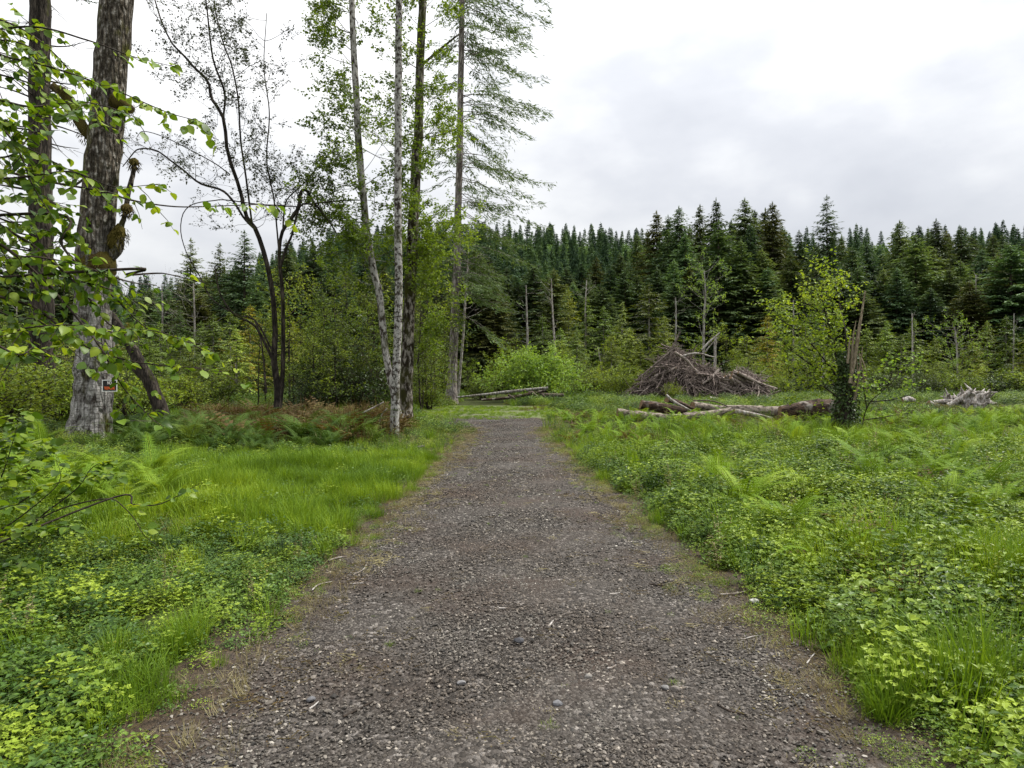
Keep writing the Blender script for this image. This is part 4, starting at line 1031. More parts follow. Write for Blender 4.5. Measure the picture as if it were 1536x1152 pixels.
# ------------------------------------------------------------------ logs on the right
A = lambda e, yy: [P(p[0], p[1], yy + (p[2] if len(p) > 2 else 0)) for p in e]
log('straight grey log with cut end, lowest and nearest of the heap', A([(926, 624), (965, 629), (1012, 634)], 21), (w2(12, 21), w2(13, 21), w2(12, 21)), None, LG)
log('dark wet-looking log lying above the straight grey one', A([(961, 611), (990, 615), (1028, 623)], 22.2), (w2(12, 22), w2(13, 22), w2(14, 22)), M['log_dark'], LG)
log('tilted broken slab with pale edge on top of the heap', A([(1000, 604), (1015, 607), (1040, 617)], 22.4), (w2(15, 22), w2(14, 22), w2(8, 22)), M['log_dark'], LG, .12, oval=.45, cat='slab', name='slab')
log('thin pale stick lying slantwise across the broken slab', A([(999, 596), (1010, 606), (1036, 620)], 22.0), (w2(3, 22), w2(4, 22), w2(2, 22)), M['deadwood'], LG, n=6)
log('short brown log spotted with lichen behind the round-ended one', A([(1039, 613), (1060, 615), (1085, 619)], 22.8), (w2(12, 22), w2(11, 22), w2(9, 22)), None, LG)
log('light tan log whose round cut end faces the broken log', A([(1026, 630), (1060, 627), (1098, 622)], 21.3), (w2(12, 21), w2(12, 21), w2(12.5, 21)), None, LG)
log('slim grey log running down from the round-ended one', A([(1101, 621), (1125, 625), (1158, 632)], 21.2), (w2(7, 21), w2(6, 21), w2(4, 21)), M['deadwood'], LG)
log('long pale-topped brown log leading toward the rotten trunk', A([(1068, 616, .6), (1120, 620), (1178, 622)], 22.3), (w2(8, 22), w2(13, 22), w2(15, 22)), None, LG, .1)
log('thick rotten red-brown trunk ending at the ivy-clad snag', A([(1170, 623), (1205, 620), (1262, 620)], 21.8), (w2(16, 22), w2(26, 22), w2(31, 22)), M['log_dark'], LG, .13, 18)
log('bare white weathered log below the rotten trunk', A([(1200, 639), (1225, 643), (1256, 646)], 20.6), (w2(5, 20), w2(7, 20), w2(6, 20)), M['deadwood'], LG)
log('pale flat chip of wood in the weeds below the tan log', A([(1058, 638), (1084, 641)], 20.4), (w2(5, 20), w2(4, 20)), M['deadwood'], LG, oval=.5)
log('broken plank of bark under the dark log', A([(985, 628), (1010, 627), (1034, 626)], 21.8), (w2(6, 21), w2(7, 21), w2(4, 21)), M['deadwood'], LG, oval=.4)
log('long thin dark stick sticking over the logs', A([(1040, 605), (1070, 606), (1096, 616)], 22.0), (w2(2, 21), w2(1.5, 21)), M['bark_brown'], LG, n=5)
for lab, e, w, yy, mm in (('pale log lying in grass under the low brush heap', [(1086, 603), (1112, 605), (1138, 606)], 6, 36, 'deadwood'), ('short pale log left of the one below the low heap', [(1064, 597), (1080, 599)], 5, 36, 'deadwood'),
                          ('dark log butt right of the low brush heap', [(1146, 596), (1158, 592), (1172, 586)], 5, 37, 'bark_brown'),
                          ('long white log lying far back behind the fern bank', [(246, 592), (290, 596), (340, 598)], 6, 44, 'deadwood'), ('grey log beside the long white one, toward the small tree', [(325, 597), (370, 594), (420, 596)], 7, 43, 'deadwood'),
                          ('short white log on the far side of the fern bank', [(380, 600), (405, 601)], 6, 40, 'deadwood'), ('whitish branch slanting in the bracken left of the alders', [(541, 621), (557, 613), (576, 603)], 2.6, 18, 'deadwood'),
                          ('pale bent stick lying in the grass by the alder', [(604, 677), (607, 672), (617, 671), (637, 669)], 2.6, 14.4, 'deadwood'), ('thin pale stick standing in the bracken by the alder stem', [(569, 632), (574, 620), (581, 612)], 2.2, 17.5, 'deadwood')):
    log(lab, A(e, yy), (w2(w, yy), w2(w * .7, yy)), M[mm], n=8, name='log' if w > 4 else 'stick', cat='log' if w > 4 else 'stick')

# pale uprooted stumps far right
SG = 'pale uprooted wood in a heap'
Y = 30
log('pale log slanting out of the stump heap to the grass', A([(1393, 604), (1405, 610), (1418, 620)], 29.5), (w2(8, 30), w2(7, 30), w2(5, 30)), M['deadwood'], SG)
log('pale pole pointing up out of the stump heap', A([(1422, 609), (1440, 598), (1458, 585)], 29.6), (w2(8, 30), w2(7, 30), w2(5, 30)), M['deadwood'], SG)
log('grey log lying flat across the top of stump heap', A([(1400, 604), (1420, 602), (1440, 602)], 30.4), (w2(7, 30), w2(8, 30), w2(6, 30)), M['deadwood'], SG)
log('thin grey log in front of the stump heap', A([(1452, 616), (1470, 617), (1490, 618)], 28.6), (w2(4, 29), w2(5, 29), w2(4, 29)), M['deadwood'], SG)
log('long grey log past the stump heap at the edge', A([(1492, 617), (1520, 619), (1560, 621)], 28.6), (w2(4, 29), w2(6, 29), w2(6, 29)), M['deadwood'], SG)
log('dark log behind the long grey one at the edge', A([(1520, 613), (1540, 613), (1575, 614)], 29.6), (w2(5, 29), w2(7, 29), w2(6, 29)), M['bark_brown'], SG)
log('small pale chunk of wood lying left of the stump heap', A([(1354, 601), (1364, 599), (1372, 601)], 32), (w2(8, 30), w2(10, 30), w2(6, 30)), M['deadwood'], rough=.15, cat='wood chunk')
def rootwad(label, u, v, Y, R, seed):
    c = P(u, v, Y); mb = MB(c); rng = R_(seed)
    tube(mb, [c + (-.25 * R, 0, -R), c + (0, 0, -.2 * R), c + (.1 * R, 0, .5 * R), c + (.1 * R, 0, .8 * R)], (R * .6, R * .75, R * .6, R * .3), 12, True, .22, rng)
    for _ in range(26):
        d = rdirs(1, -.4, 1, rng)[0]; L = R * rng.uniform(.8, 1.5)
        tube(mb, smooth_path([c + d * R * .3, c + d * L * .7 + rng.normal(0, .08 * R, 3), c + d * L + rng.normal(0, .22 * R, 3)], 6), (R * .16, R * .1, R * .03), 5, True, .15, rng)
    o = mb.obj('stump', M['deadwood']); o.location = c
    return tag(o, label, 'stump', SG)
rootwad('knotted pale stump in the middle of the heap at right', 1448, 603, 30, .60, 5)
rootwad('knotted stump with claw-like roots at the right end of heap', 1468, 602, 30.6, .58, 6)
rootwad('darker low root mass at the left of the stump heap', 1424, 606, 30.6, .48, 7)

# ------------------------------------------------------------------ brush heaps
YB = 38.0
heap = [(ux(1012, YB), YB, 2.55, 2.0, 1.9), (ux(1052, YB), YB - .2, 1.85, 1.7, 1.5), (ux(1112, YB), YB - .3, 1.6, 1.75, 1.5), (ux(978, YB), YB, 1.25, 1.6, 1.4)]
def hp(x, y):
    q = 1 + .16 * float(wob(x, y, 2.2, 3)) + .10 * float(wob(x, y, 5.5, 8))
    return max(h * max(0, q - math.hypot((x - cx) / a, (y - cy) / b) ** 1.9) for cx, cy, h, a, b in heap)
def heap_stick(rng, mb, long=1.0):
    cx, cy, h, a, b = heap[rng.choice(4, p=[.42, .2, .28, .10])]
    while True:
        x = cx + rng.uniform(-a, a) * .95; y = cy + rng.uniform(-b, .3 * b)
        z = hp(x, y)
        if z > .05: break
    out = np.array([x - cx, (y - cy) * .8, 0]); out = unit(out + 1e-6)
    slope = np.array([out[0], out[1], -h / a * .8])
    tang = np.array([-out[1], out[0], rng.normal(0, .3)])
    wild = rng.random() < .28
    d = rdirs(1, -.2, .9, rng)[0] if wild else unit(slope * rng.normal(0, 1) + tang * rng.normal(0, .75) + rng.normal(0, .38, 3))
    L = rng.uniform(.7, 2.3) * long; c = np.array([x, y, z + rng.uniform(-.05, .12)])
    k = 6; pts = [c + d * L * (t - .5) + rng.normal(0, .05, 3) for t in np.linspace(0, 1, k)]
    for q in pts if not wild else []:
        q[2] = max(q[2] * .78 + .22 * (hp(q[0], q[1]) + rng.uniform(0, .12)), .05)
    if wild: pts = [np.array([q[0], q[1], max(q[2], .04)]) for q in pts]
    r = rng.uniform(.008, .026) if rng.random() < .8 else rng.uniform(.03, .055)
    tube(mb, smooth_path(pts, 7), (r, r * .8, r * .35), 5, True, .1, rng, tint=rng.random())
    return c
mb = MB(); rng = R_(61)
gx2, gy2 = np.meshgrid(np.linspace(ux(940, YB), ux(1170, YB), 60), np.linspace(YB - 2.4, YB + 2.4, 30))
zz = np.array([hp(a, b) for a, b in zip(gx2.ravel(), gy2.ravel())]).reshape(gx2.shape) * .86 - .12 + .08 * RNG.normal(0, 1, gx2.shape)
ny, nx = gx2.shape; i, j = np.meshgrid(np.arange(ny - 1), np.arange(nx - 1), indexing='ij'); i = i.ravel(); j = j.ravel()
mb.add(np.stack([gx2, gy2, zz], -1), np.stack([i * nx + j, i * nx + j + 1, (i + 1) * nx + j + 1, (i + 1) * nx + j], 1), False, mat=1)
for _ in range(900): heap_stick(rng, mb, .8)
tag(mb.obj('brush', [M['brush'], plain('heap_core', (.03, .022, .018), .95, .4)]), 'brown tangle of cut brush filling the two heaps', 'brush', kind='stuff')  # second material: dark mound under the sticks that keeps the heap interior dark
for kk in range(190):
    mb = MB(); c = heap_stick(rng, mb, 1.25); mb.off = c
    o = mb.obj('branch', M['brush_pale'] if (c[0] > ux(1085, YB) and rng.random() < .8) or rng.random() < .3 else M['brush']); o.location = c
    if c[0] < ux(1085, YB): tag(o, 'bare branch lying on the taller brush heap', 'branch', 'branches on the taller brush heap')
    else: tag(o, 'bare branch lying on the pale lower brush heap', 'branch', 'branches on the lower brush heap')
for lab, e, w, mm in (('forked grey pole sticking up at the peak of the taller heap', [(1002, 545), (1010, 520), (1021, 497)], 3, 'brush'), ('pale pole jutting up to the broken snag from the heap', [(1053, 525), (1064, 513), (1080, 499)], 3.4, 'deadwood'),
                      ('long pole lying across the crest toward the snag', [(1020, 535), (1045, 530), (1072, 536)], 3.2, 'deadwood'), ('long pole down the outer slope of the taller heap', [(1012, 522), (985, 545), (952, 572)], 3, 'brush'),
                      ('pale long pole down the middle of the taller heap', [(1012, 528), (1030, 540), (1040, 552)], 4, 'brush_pale'), ('pale pole on the slope of the low heap', [(1100, 556), (1122, 568), (1150, 586)], 4, 'brush_pale'),
                      ('second pale pole below it on the low heap', [(1092, 562), (1110, 575), (1128, 592)], 4, 'brush_pale'), ('thin grey pole leaning from heap toward the snag', [(1058, 528), (1064, 520), (1078, 505)], 2, 'deadwood')):
    log(lab, A(e, YB - 1.2), (w2(w, YB), w2(w, YB), w2(w * .5, YB)), M[mm], name='pole', cat='pole', n=6)
rng = R_(67)
for k_ in range(16):
    u0 = rng.uniform(1082, 1150) if k_ < 11 else rng.uniform(960, 1060); top = hp(ux(u0, YB), YB - .8); L = rng.uniform(1.2, 2.6); a_ = rng.normal(.25, .5) if k_ < 11 else rng.uniform(0, 6.28)
    c_ = np.array([ux(u0, YB), YB - 1.0 + rng.normal(0, .2), top * .8 + rng.uniform(.05, .3)]); d_ = np.array([math.cos(a_), math.sin(a_) * .4, -.35 if k_ < 11 else rng.normal(0, .4)])
    pa = [c_ - d_ * L * .5, c_ + rng.normal(0, .05, 3), c_ + d_ * L * .5]; pa = [np.array([q[0], q[1], max(q[2], .06)]) for q in pa]
    log('heavy broken timber lying on the pale low brush heap' if k_ < 11 else 'heavy broken timber lying on the taller brush heap', pa, (.085, .075, .05), M['brush_pale'] if k_ % 3 else M['brush'], 'timber on the low heap' if k_ < 11 else 'timber on the taller heap', name='timber', cat='timber', n=7, rough=.15)
def slab_of_bark(label, e, w, th=.04, seed=0):
    log(label, A(e, YB - 1.1), (w2(w, YB), w2(w, YB), w2(w * .6, YB)), M['brush_pale'], name='bark_slab', cat='bark slab', oval=.35, n=8)
slab_of_bark('broad pale bark slab sloping down the low heap', [(1098, 558), (1120, 564), (1146, 580)], 11)
slab_of_bark('second broad pale slab at the foot of low heap', [(1118, 570), (1135, 578), (1152, 588)], 10)

# ------------------------------------------------------------------ small things on the gravel
def twig_on_road(label, pts, w, mat='dry_stick', lift=.012):
    g = [ground_at(u, v) for u, v in pts]; c = g[0]; mb = MB(c); rng = R_(int(pts[0][0]))
    q = smooth_path([p + np.array([0, 0, .014 + lift * rng.random()]) for p in g], 9)
    r = w * g[0][1] / F / 2
    tube(mb, q, (r, r * .9, r * .5), 5, True, .1, rng)
    o = mb.obj('twig', M['deadwood'] if mat == 'dry_stick' else M['twig']); o.location = c
    tag(o, label, 'twig')
for lab, pts, w, mm in (('pale stick by the grass tuft at the gravel edge', [(492, 845), (505, 841), (520, 838)], 3, 'dry_stick'), ('thin pale twig right at the lush grass edge', [(468, 890), (478, 882), (498, 876)], 2.4, 'dry_stick'),
                        ('forked pale twig lying nearest the lush grass', [(530, 866), (545, 857), (551, 848)], 2, 'dry_stick'), ('short pale twig beside the forked one', [(525, 880), (535, 878), (545, 877)], 2.2, 'dry_stick'),
                        ('brown twig pressed into gravel at bottom edge', [(515, 1082), (535, 1070), (560, 1060)], 4, 'brown'), ('pale twig on the right gravel edge by the rock', [(1080, 897), (1105, 895), (1118, 891)], 3, 'dry_stick'),
                        ('slim dry twig across the bare earth at right', [(1210, 1000), (1222, 985), (1240, 972)], 2.4, 'dry_stick'), ('tiny pale twig in the middle of the gravel', [(822, 945), (826, 940), (830, 936)], 4, 'dry_stick'),
                        ('flat pale splinter of wood in the gravel', [(914, 896), (922, 894), (930, 893)], 3.4, 'dry_stick'), ('dark stick lying right of the flat splinter', [(974, 880), (985, 882), (998, 883)], 3, 'brown'),
                        ('crooked dark twig low on the right gravel', [(1076, 1062), (1095, 1072), (1120, 1080)], 4, 'brown'), ('curved white twig at the gravel edge lower left', [(464, 1070), (472, 1064), (478, 1060)], 3, 'dry_stick'),
                        ('short pale twig among stones low in the centre', [(911, 1008), (918, 1006), (924, 1003)], 4, 'dry_stick'), ('thin straw-coloured twig at left gravel edge', [(392, 1002), (396, 996), (398, 990)], 2, 'dry_stick'),
                        ('grey twig lying past the crooked one toward the weeds', [(1115, 963), (1130, 960), (1145, 957)], 2, 'dry_stick'), ('pair-broken pale twig near the centre line', [(748, 918), (756, 917), (765, 917)], 3, 'dry_stick')):
    twig_on_road(lab, pts, w, mm)
import bmesh
def rock(label, u, v, wpx, col, seed):
    g = ground_at(u, v); r = wpx * g[1] / F / 2; rng = R_(seed); bm = bmesh.new(); bmesh.ops.create_icosphere(bm, subdivisions=2, radius=r)
    for vv in bm.verts:
        p = np.array(vv.co)
        for k in range(5):
            n_ = unit(R_(seed * 9 + k).normal(size=3)); s = p @ n_
            if s > r * .65: p = p - n_ * (s - r * .65)
        vv.co = p * (1, .8, .6)
    me = bpy.data.meshes.new('rock'); bm.to_mesh(me); bm.free(); me.materials.append(plain('rock_' + str(seed), col, .8, .3, 40))
    o = bpy.data.objects.new('rock', me); o.location = (g[0], g[1], r * .45 + .01); C.objects.link(o); tag(o, label, 'rock')
rock('pale whitish rock at the right gravel edge by the weeds', 1131, 908, 16, (.42, .42, .38), 1)
rock('dark blue-grey stone sitting in the middle gravel', 778, 967, 17, (.06, .06, .065), 2)
rock('blocky grey stone at the bottom of the gravel', 836, 1062, 19, (.13, .13, .135), 3)
rock('flat grey stone, left of two lying together', 998, 1038, 15, (.15, .145, .14), 4)
rock('flat brownish stone, right of two lying together', 1013, 1040, 16, (.13, .115, .10), 5)
rock('pale pinkish stone left of the gravel centre', 692, 1030, 14, (.17, .165, .165), 6)
rock('dark grey stone at the lower left gravel edge', 466, 1056, 16, (.10, .10, .105), 7)
rock('rounded dull grey stone right of the blocky one', 882, 1020, 14, (.16, .15, .135), 8)
# ------------------------------------------------------------------ ferns, one by one
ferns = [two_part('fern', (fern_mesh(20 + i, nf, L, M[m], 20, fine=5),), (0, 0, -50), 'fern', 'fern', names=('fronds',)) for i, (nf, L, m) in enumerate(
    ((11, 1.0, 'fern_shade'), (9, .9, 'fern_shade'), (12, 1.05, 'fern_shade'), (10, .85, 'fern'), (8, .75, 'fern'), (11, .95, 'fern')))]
FB = 'shaded ferns along the bank under the trees'; FR = 'bright ferns in the weeds on the open side'; FL = 'ferns among weeds below the mossy trunk'
rng = R_(71)
def place_fern(k, x, y, s, label, group):
    dup(ferns[k], (x, y, tz(x, y)), rng.uniform(0, 6.28), s, label, group)
for k in range(92):
    y = rng.uniform(12.6, 18); u = rng.uniform(165, 580)
    if y < 14.4 and u > 500: continue
    place_fern(rng.integers(0, 3), ux(u, y), y, rng.uniform(.6, 1.0) * (.75 if y < 14 else 1.1), 'shaded fern in the dark bank below the small trees', FB)
for u, v, s in ((150, 700, .8), (205, 712, .75), (240, 720, .7), (100, 705, .85), (60, 700, .9), (185, 735, .8), (130, 735, .9), (20, 690, 1.0), (75, 740, .9), (160, 690, .8), (25, 650, 1), (60, 640, 1), (230, 690, .8)):
    g = ground_at(u, v + 40); place_fern(rng.integers(3, 6), g[0], g[1], s * 1.05, 'bright fern in the weeds in front of the mossy trunk', FL)
for k in range(60):
    y = rng.uniform(7, 20); u = rng.uniform(1060, 1560)
    x = ux(u, y)
    if x < halfw(y) + .9: continue
    place_fern(rng.integers(3, 6), x, y, rng.uniform(.55, .95), 'bright fern growing in the open weeds', FR)
for u, v, s in ((1290, 690, .95), (1310, 700, .9), (1330, 690, .8), (1275, 705, .8), (1400, 700, 1.0), (1430, 690, 1), (1385, 715, 1), (1180, 790, .7), (1290, 820, .7), (1470, 740, .9), (1420, 770, .8)):
    g = ground_at(u, v + 20); place_fern(rng.integers(3, 6), g[0], g[1], s, 'bright fern growing in the open weeds', FR)
def remove(root):
    for ch in list(root.children): bpy.data.objects.remove(ch)
    bpy.data.objects.remove(root)
for f_ in ferns: remove(f_)

# ------------------------------------------------------------------ conifers
def conifer(seed, H, R, kind, leafm, barkm, lod=1.0):
    rng = R_(seed); mt, ml = MB(), MB()
    k = dict(spruce=dict(z0=.04, ex=.84, wh=.30, nb=7, el=(-.42, .22), dr=.10, sl=.5, sw=.19, hang=.35, gap=.05, irr=.32),
             fir=dict(z0=.10, ex=.78, wh=.38, nb=7, el=(-.32, .40), dr=.14, sl=.52, sw=.20, hang=.30, gap=.14, irr=.42),
             hemlock=dict(z0=.14, ex=.75, wh=.42, nb=6, el=(-.1, .55), dr=.42, sl=.40, sw=.15, hang=.65, gap=.15, irr=.40),
             airy=dict(z0=.08, ex=.82, wh=.50, nb=8, el=(-.3, .3), dr=.06, sl=.5, sw=.17, hang=.3, gap=.08, irr=.28))[kind]
    n = 14; tz_ = np.linspace(0, H, n); tp = np.stack([rng.normal(0, .05, n).cumsum() * .25, rng.normal(0, .05, n).cumsum() * .25, tz_], 1)
    tube(mt, tp, (.011 * H, .008 * H, .0045 * H, .001 * H), 8 if lod >= 1 else 5, False, .03, rng)
    z = k['z0'] * H
    while z < H * .985:
        f = z / H; prof = (1 - f) ** k['ex']
        low = sstep(k['z0'], k['z0'] + .18, f) * .55 + .45
        for b in range(k['nb'] if f < .85 else 8):
            if rng.random() < k['gap']: continue
            L = max(R * prof * low * rng.uniform(1 - k['irr'], 1 + k['irr'] * .7), .18)
            a = rng.uniform(0, 2 * PI); el = k['el'][0] + (k['el'][1] - k['el'][0]) * f + rng.normal(0, .12)
            zb = min(max(z + rng.uniform(-.6, .6) * k['wh'], .2), H * .99); o = np.array([np.interp(zb, tz_, tp[:, 0]), np.interp(zb, tz_, tp[:, 1]), zb])
            h = np.array([math.cos(a), math.sin(a), 0]); sd = np.array([-h[1], h[0], 0])
            m = max(int(L / (.19 / lod)), 3); t = np.linspace(.12, 1, m)
            c = o + h * (L * t * math.cos(el))[:, None] + np.array([0, 0, 1]) * (L * (math.sin(el) * t - k['dr'] * t * t))[:, None]
            if L > .9 and lod >= 1: tube(mt, [o, c[m // 2], c[-1]], (.022, .012, .004), 3, False, tint=.2)
            tn = rng.random() * .6 + .2
            for s in (-1, 1):
                j = rng.uniform(-.35, .35, m)[:, None]
                d = unit(h * (.75 + j) + sd * s * (.85 - .3 * t[:, None]) + np.array([0, 0, 1]) * (-k['hang'] + rng.normal(0, .22, (m, 1))))
                ln = k['sl'] * (1.15 - .5 * t) * rng.uniform(.7, 1.25, m) * min(1, .35 + L / 1.6) / (lod ** .5)
                leaves(ml, c + rng.normal(0, .03, (m, 3)), d, unit(rng.normal(0, .35, (m, 3)) + np.array([0, 0, 1])), ln, ln * k['sw'] / k['sl'] * 1.05, np.clip(tn + rng.normal(0, .15, m), 0, 1))
            ln = np.array([.4]) * min(1, .3 + L / 1.6)
            leaves(ml, c[-1:], (h + np.array([0, 0, .1 - k['hang'] * .5]))[None], np.array([[0, 0, 1.0]]), ln, ln * .35, .8)
        z += k['wh'] * (1.1 - .55 * f) / (lod ** .5)
    leaves(ml, np.repeat(tp[-1:] - (0, 0, .4), 3, 0), np.array([[.1, 0, 1], [-.1, .1, 1], [0, -.1, 1]]), rdirs(3, 0, .2, rng), .6, .10)
    return mt.mesh('trunk', barkm), ml.mesh('crown', leafm)

PROTO = {}
def proto(kind, meshes, H):
    for me in meshes: pass
    r = two_part(kind + '_tree', meshes, (0, 0, -60), 'conifer', 'tree', names=('trunk', 'crown')); r['h'] = H
    PROTO.setdefault(kind, []).append((r, H))
for i in range(4): proto('spruce', conifer(500 + i, 18, 4.3 + .3 * i, 'spruce', M['needle_dark'], M['bark_brown']), 18)
for i in range(4): proto('fir', conifer(520 + i, 18, 4.0 + .35 * i, 'fir', M['needle_olive'], M['bark_brown']), 18)
for i in range(4): proto('hemlock', conifer(540 + i, 11, 2.7 + .25 * i, 'hemlock', M['needle_lime'], M['bark_grey']), 11)
for i in range(2): proto('airy_spruce', conifer(560 + i, 18, 4.2 + .4 * i, 'airy', M['needle_dark'], M['bark_brown']), 18)

T = []   # u, top v, distance, kind, width factor, tone
def add(rows, kind, w=1.0, tone='', vis='forest'):
    for r in rows: T.append((r[0], r[1], r[2], kind, r[3] if len(r) > 3 else w, tone))
SKY = [(955, 350, 94), (985, 316, 84), (1003, 322, 80), (1017, 309, 77), (1035, 340, 90), (1050, 307, 83), (1075, 297, 75, .85), (1098, 330, 88), (1118, 296, 78, .85), (1133, 315, 88), (1147, 312, 80),
       (1160, 302, 74), (1178, 342, 90), (1198, 345, 84), (1262, 352, 85), (1277, 370, 72), (1300, 364, 78), (1322, 378, 86), (1348, 330, 72), (1362, 352, 86), (1378, 338, 78), (1392, 345, 90), (1405, 328, 76),
       (1420, 346, 84), (1440, 340, 80), (1457, 352, 86), (1472, 372, 70), (1490, 350, 80), (1504, 350, 86), (1519, 366, 76), (1532, 360, 80), (1552, 350, 76), (1580, 345, 78), (1610, 350, 75), (1650, 340, 72), (1125, 335, 72), (1028, 350, 72), (1090, 350, 72), (1245, 372, 78), (1225, 365, 82)]
add(SKY, 'spruce', 1.0)
add([(1240, 292, 63, .95)], 'airy_spruce', .95, 'lone')
add([(930, 380, 84), (915, 400, 78), (895, 385, 90), (872, 392, 92), (850, 400, 88), (760, 400, 70), (735, 385, 62), (712, 372, 58), (775, 412, 72), (800, 398, 70), (820, 410, 76), (745, 430, 56), (905, 430, 66), (860, 425, 70), (1150, 400, 66), (1115, 390, 66), (1260, 410, 64), (1310, 410, 64), (1345, 400, 62),
     (1425, 400, 62), (1455, 420, 58), (1010, 420, 64), (955, 410, 72), (985, 400, 70), (1040, 410, 66), (1395, 430, 60), (1500, 430, 58), (1190, 420, 62), (690, 400, 60), (665, 420, 62), (640, 400, 66), (1215, 450, 60), (1290, 430, 60)], 'spruce', 1.1, 'low')
add([(1076, 330, 66, 1.15), (1010, 388, 68), (1110, 358, 66), (1143, 372, 70), (1186, 378, 62, 1.1), (1222, 400, 66), (1286, 398, 62), (1325, 402, 66), (1372, 350, 64, 1.15), (1440, 388, 64), (1497, 380, 60, 1.1), (1516, 364, 58, 1.25), (1545, 380, 58), (1035, 402, 70), (830, 402, 58), (938, 402, 70), (1580, 370, 58), (1620, 380, 60), (880, 420, 66), (1400, 370, 66)], 'fir')
add([(852, 432, 60), (880, 442, 54), (906, 457, 54), (932, 450, 57), (975, 424, 54, 1.15), (996, 472, 50), (1370, 476, 52), (1350, 500, 51), (1402, 505, 50), (1480, 480, 52), (1510, 472, 51), (1170, 432, 56), (1152, 470, 53), (865, 490, 50), (918, 500, 50), (945, 490, 52), (960, 510, 50), (840, 490, 52), (1120, 500, 52), (1210, 480, 53), (1300, 490, 53), (1330, 480, 52), (1545, 490, 50), (1460, 510, 50), (815, 470, 54)], 'hemlock')
# left side of the valley
add([(285, 356, 56, .85), (331, 364, 60, .85), (366, 344, 54, .95), (397, 388, 58)], 'airy_spruce', 1, 'left')
add([(430, 358, 60), (452, 395, 66), (470, 372, 60), (500, 388, 56), (520, 400, 70), (545, 382, 60), (575, 395, 64), (610, 385, 62), (348, 400, 58), (310, 410, 64), (268, 420, 62), (412, 400, 64), (-20, 330, 50), (20, 380, 52), (95, 400, 54), (-70, 340, 48)], 'spruce', 1, 'left')
add([(250, 432, 58), (225, 430, 60), (205, 445, 64), (385, 430, 52), (440, 430, 54), (485, 440, 52), (530, 450, 54), (560, 440, 56), (300, 440, 55), (120, 430, 56), (50, 430, 54)], 'fir', 1, 'left')
add([(321, 470, 40), (346, 462, 43), (376, 455, 41), (271, 462, 50), (206, 472, 50), (190, 482, 56), (300, 480, 46), (240, 480, 48), (355, 490, 38), (395, 500, 42), (25, 470, 46), (85, 480, 44), (110, 490, 42), (-30, 460, 44), (225, 510, 44), (285, 510, 42), (330, 505, 44), (440, 480, 46), (470, 500, 44), (645, 470, 50), (510, 470, 48), (625, 455, 54), (180, 520, 46)], 'hemlock', 1, 'left')
BASEH = {'spruce': 18, 'fir': 18, 'hemlock': 11, 'airy_spruce': 18}
ORD = 'first second third fourth fifth sixth seventh eighth ninth tenth eleventh twelfth thirteenth fourteenth fifteenth sixteenth seventeenth eighteenth'.split()
REG = [(150, 'beyond the big mossy trunk'), (310, 'between mossy trunk and forking small tree'), (520, 'behind the forking small tree'), (640, 'behind the alder stems'), (725, 'behind the tall fir trunk'), (905, 'behind the round bush'),
       (1062, 'behind the taller brush heap'), (1172, 'behind the low brush heap'), (1300, 'behind the sprouting snag'), (1400, 'between snag and stump heap'), (1500, 'behind the stump heap'), (9999, 'past the stump heap')]
WORD = {'spruce': 'dark spruce on the skyline', 'sprucelow': 'dark inner spruce', 'spruceleft': 'dark spruce', 'airy_sprucelone': 'tall lone spruce standing above every other treetop', 'airy_spruceleft': 'thin ragged spruce',
        'fir': 'olive fir', 'firleft': 'olive fir', 'hemlock': 'young lime-green hemlock', 'hemlockleft': 'young lime-green hemlock'}
bins = {}
for t_ in T:
    reg = next(r for lim, r in REG if t_[0] < lim); bins.setdefault((WORD[t_[3] + t_[5]], reg), []).append(t_)
rng = R_(81)
for (wd, reg), lst in bins.items():
    lst.sort(key=lambda q: q[0])
    for i, (u, v, Y, kind, w, tone) in enumerate(lst):
        lab = wd if 'lone' in wd and tone == 'lone' else f'{wd} {reg}' + (f', {ORD[i]} from the left' if len(lst) > 1 else '')
        x = ux(u, Y); g = tz(x, Y); h = P(u, v, Y)[2] - g
        pr, H = PROTO[kind][rng.integers(0, len(PROTO[kind]))]
        s = h / H; ws = w * (s ** .55) * rng.uniform(.95, 1.25) * (1.22 if kind == 'spruce' else 1.1 if kind == 'fir' else 1)
        tone_ = rng.uniform(.65, 1.35); wm = rng.uniform(-.16, .16)
        if kind == 'spruce' and tone == '': tone_ *= .95
        if rng.random() < .07 and kind != 'airy_spruce': tone_, wm = .85, .42
        dup(pr, (x, Y, g - .1), rng.uniform(0, 6.28), (ws, ws, s), lab, 'conifers of the forest edge', (tone_ * (1 + wm), tone_, tone_ * (1 - wm), 1))

# more spruces in the depth of the forest wall
for k in range(74):
    Y = rng.uniform(66, 108); u = rng.uniform(700, 1680) if k % 4 else rng.uniform(-150, 700)
    x = ux(u, Y); g = tz(x, Y)
    lim = np.interp(u, [-150, 200, 430, 700, 930, 985, 1170, 1290, 1350, 1680], [430, 474, 430, 412, 388, 345, 345, 392, 365, 375])
    h = min(P(u, lim + rng.uniform(5, 60), Y)[2] - g, 26)
    if h < 5: continue
    pr, H = PROTO['spruce' if rng.random() < .75 else 'fir'][rng.integers(0, 4)]; s = h / H; ws = s ** .6 * rng.uniform(.95, 1.25); tn = rng.uniform(.7, 1.1)
    dup(pr, (x, Y, g - .1), rng.uniform(0, 6.28), (ws, ws, s), 'dark conifer packed in the depth of the forest wall', 'conifers deep in the forest wall', (tn, tn, tn, 1))
for lst in PROTO.values():
    for r, _ in lst: remove(r)

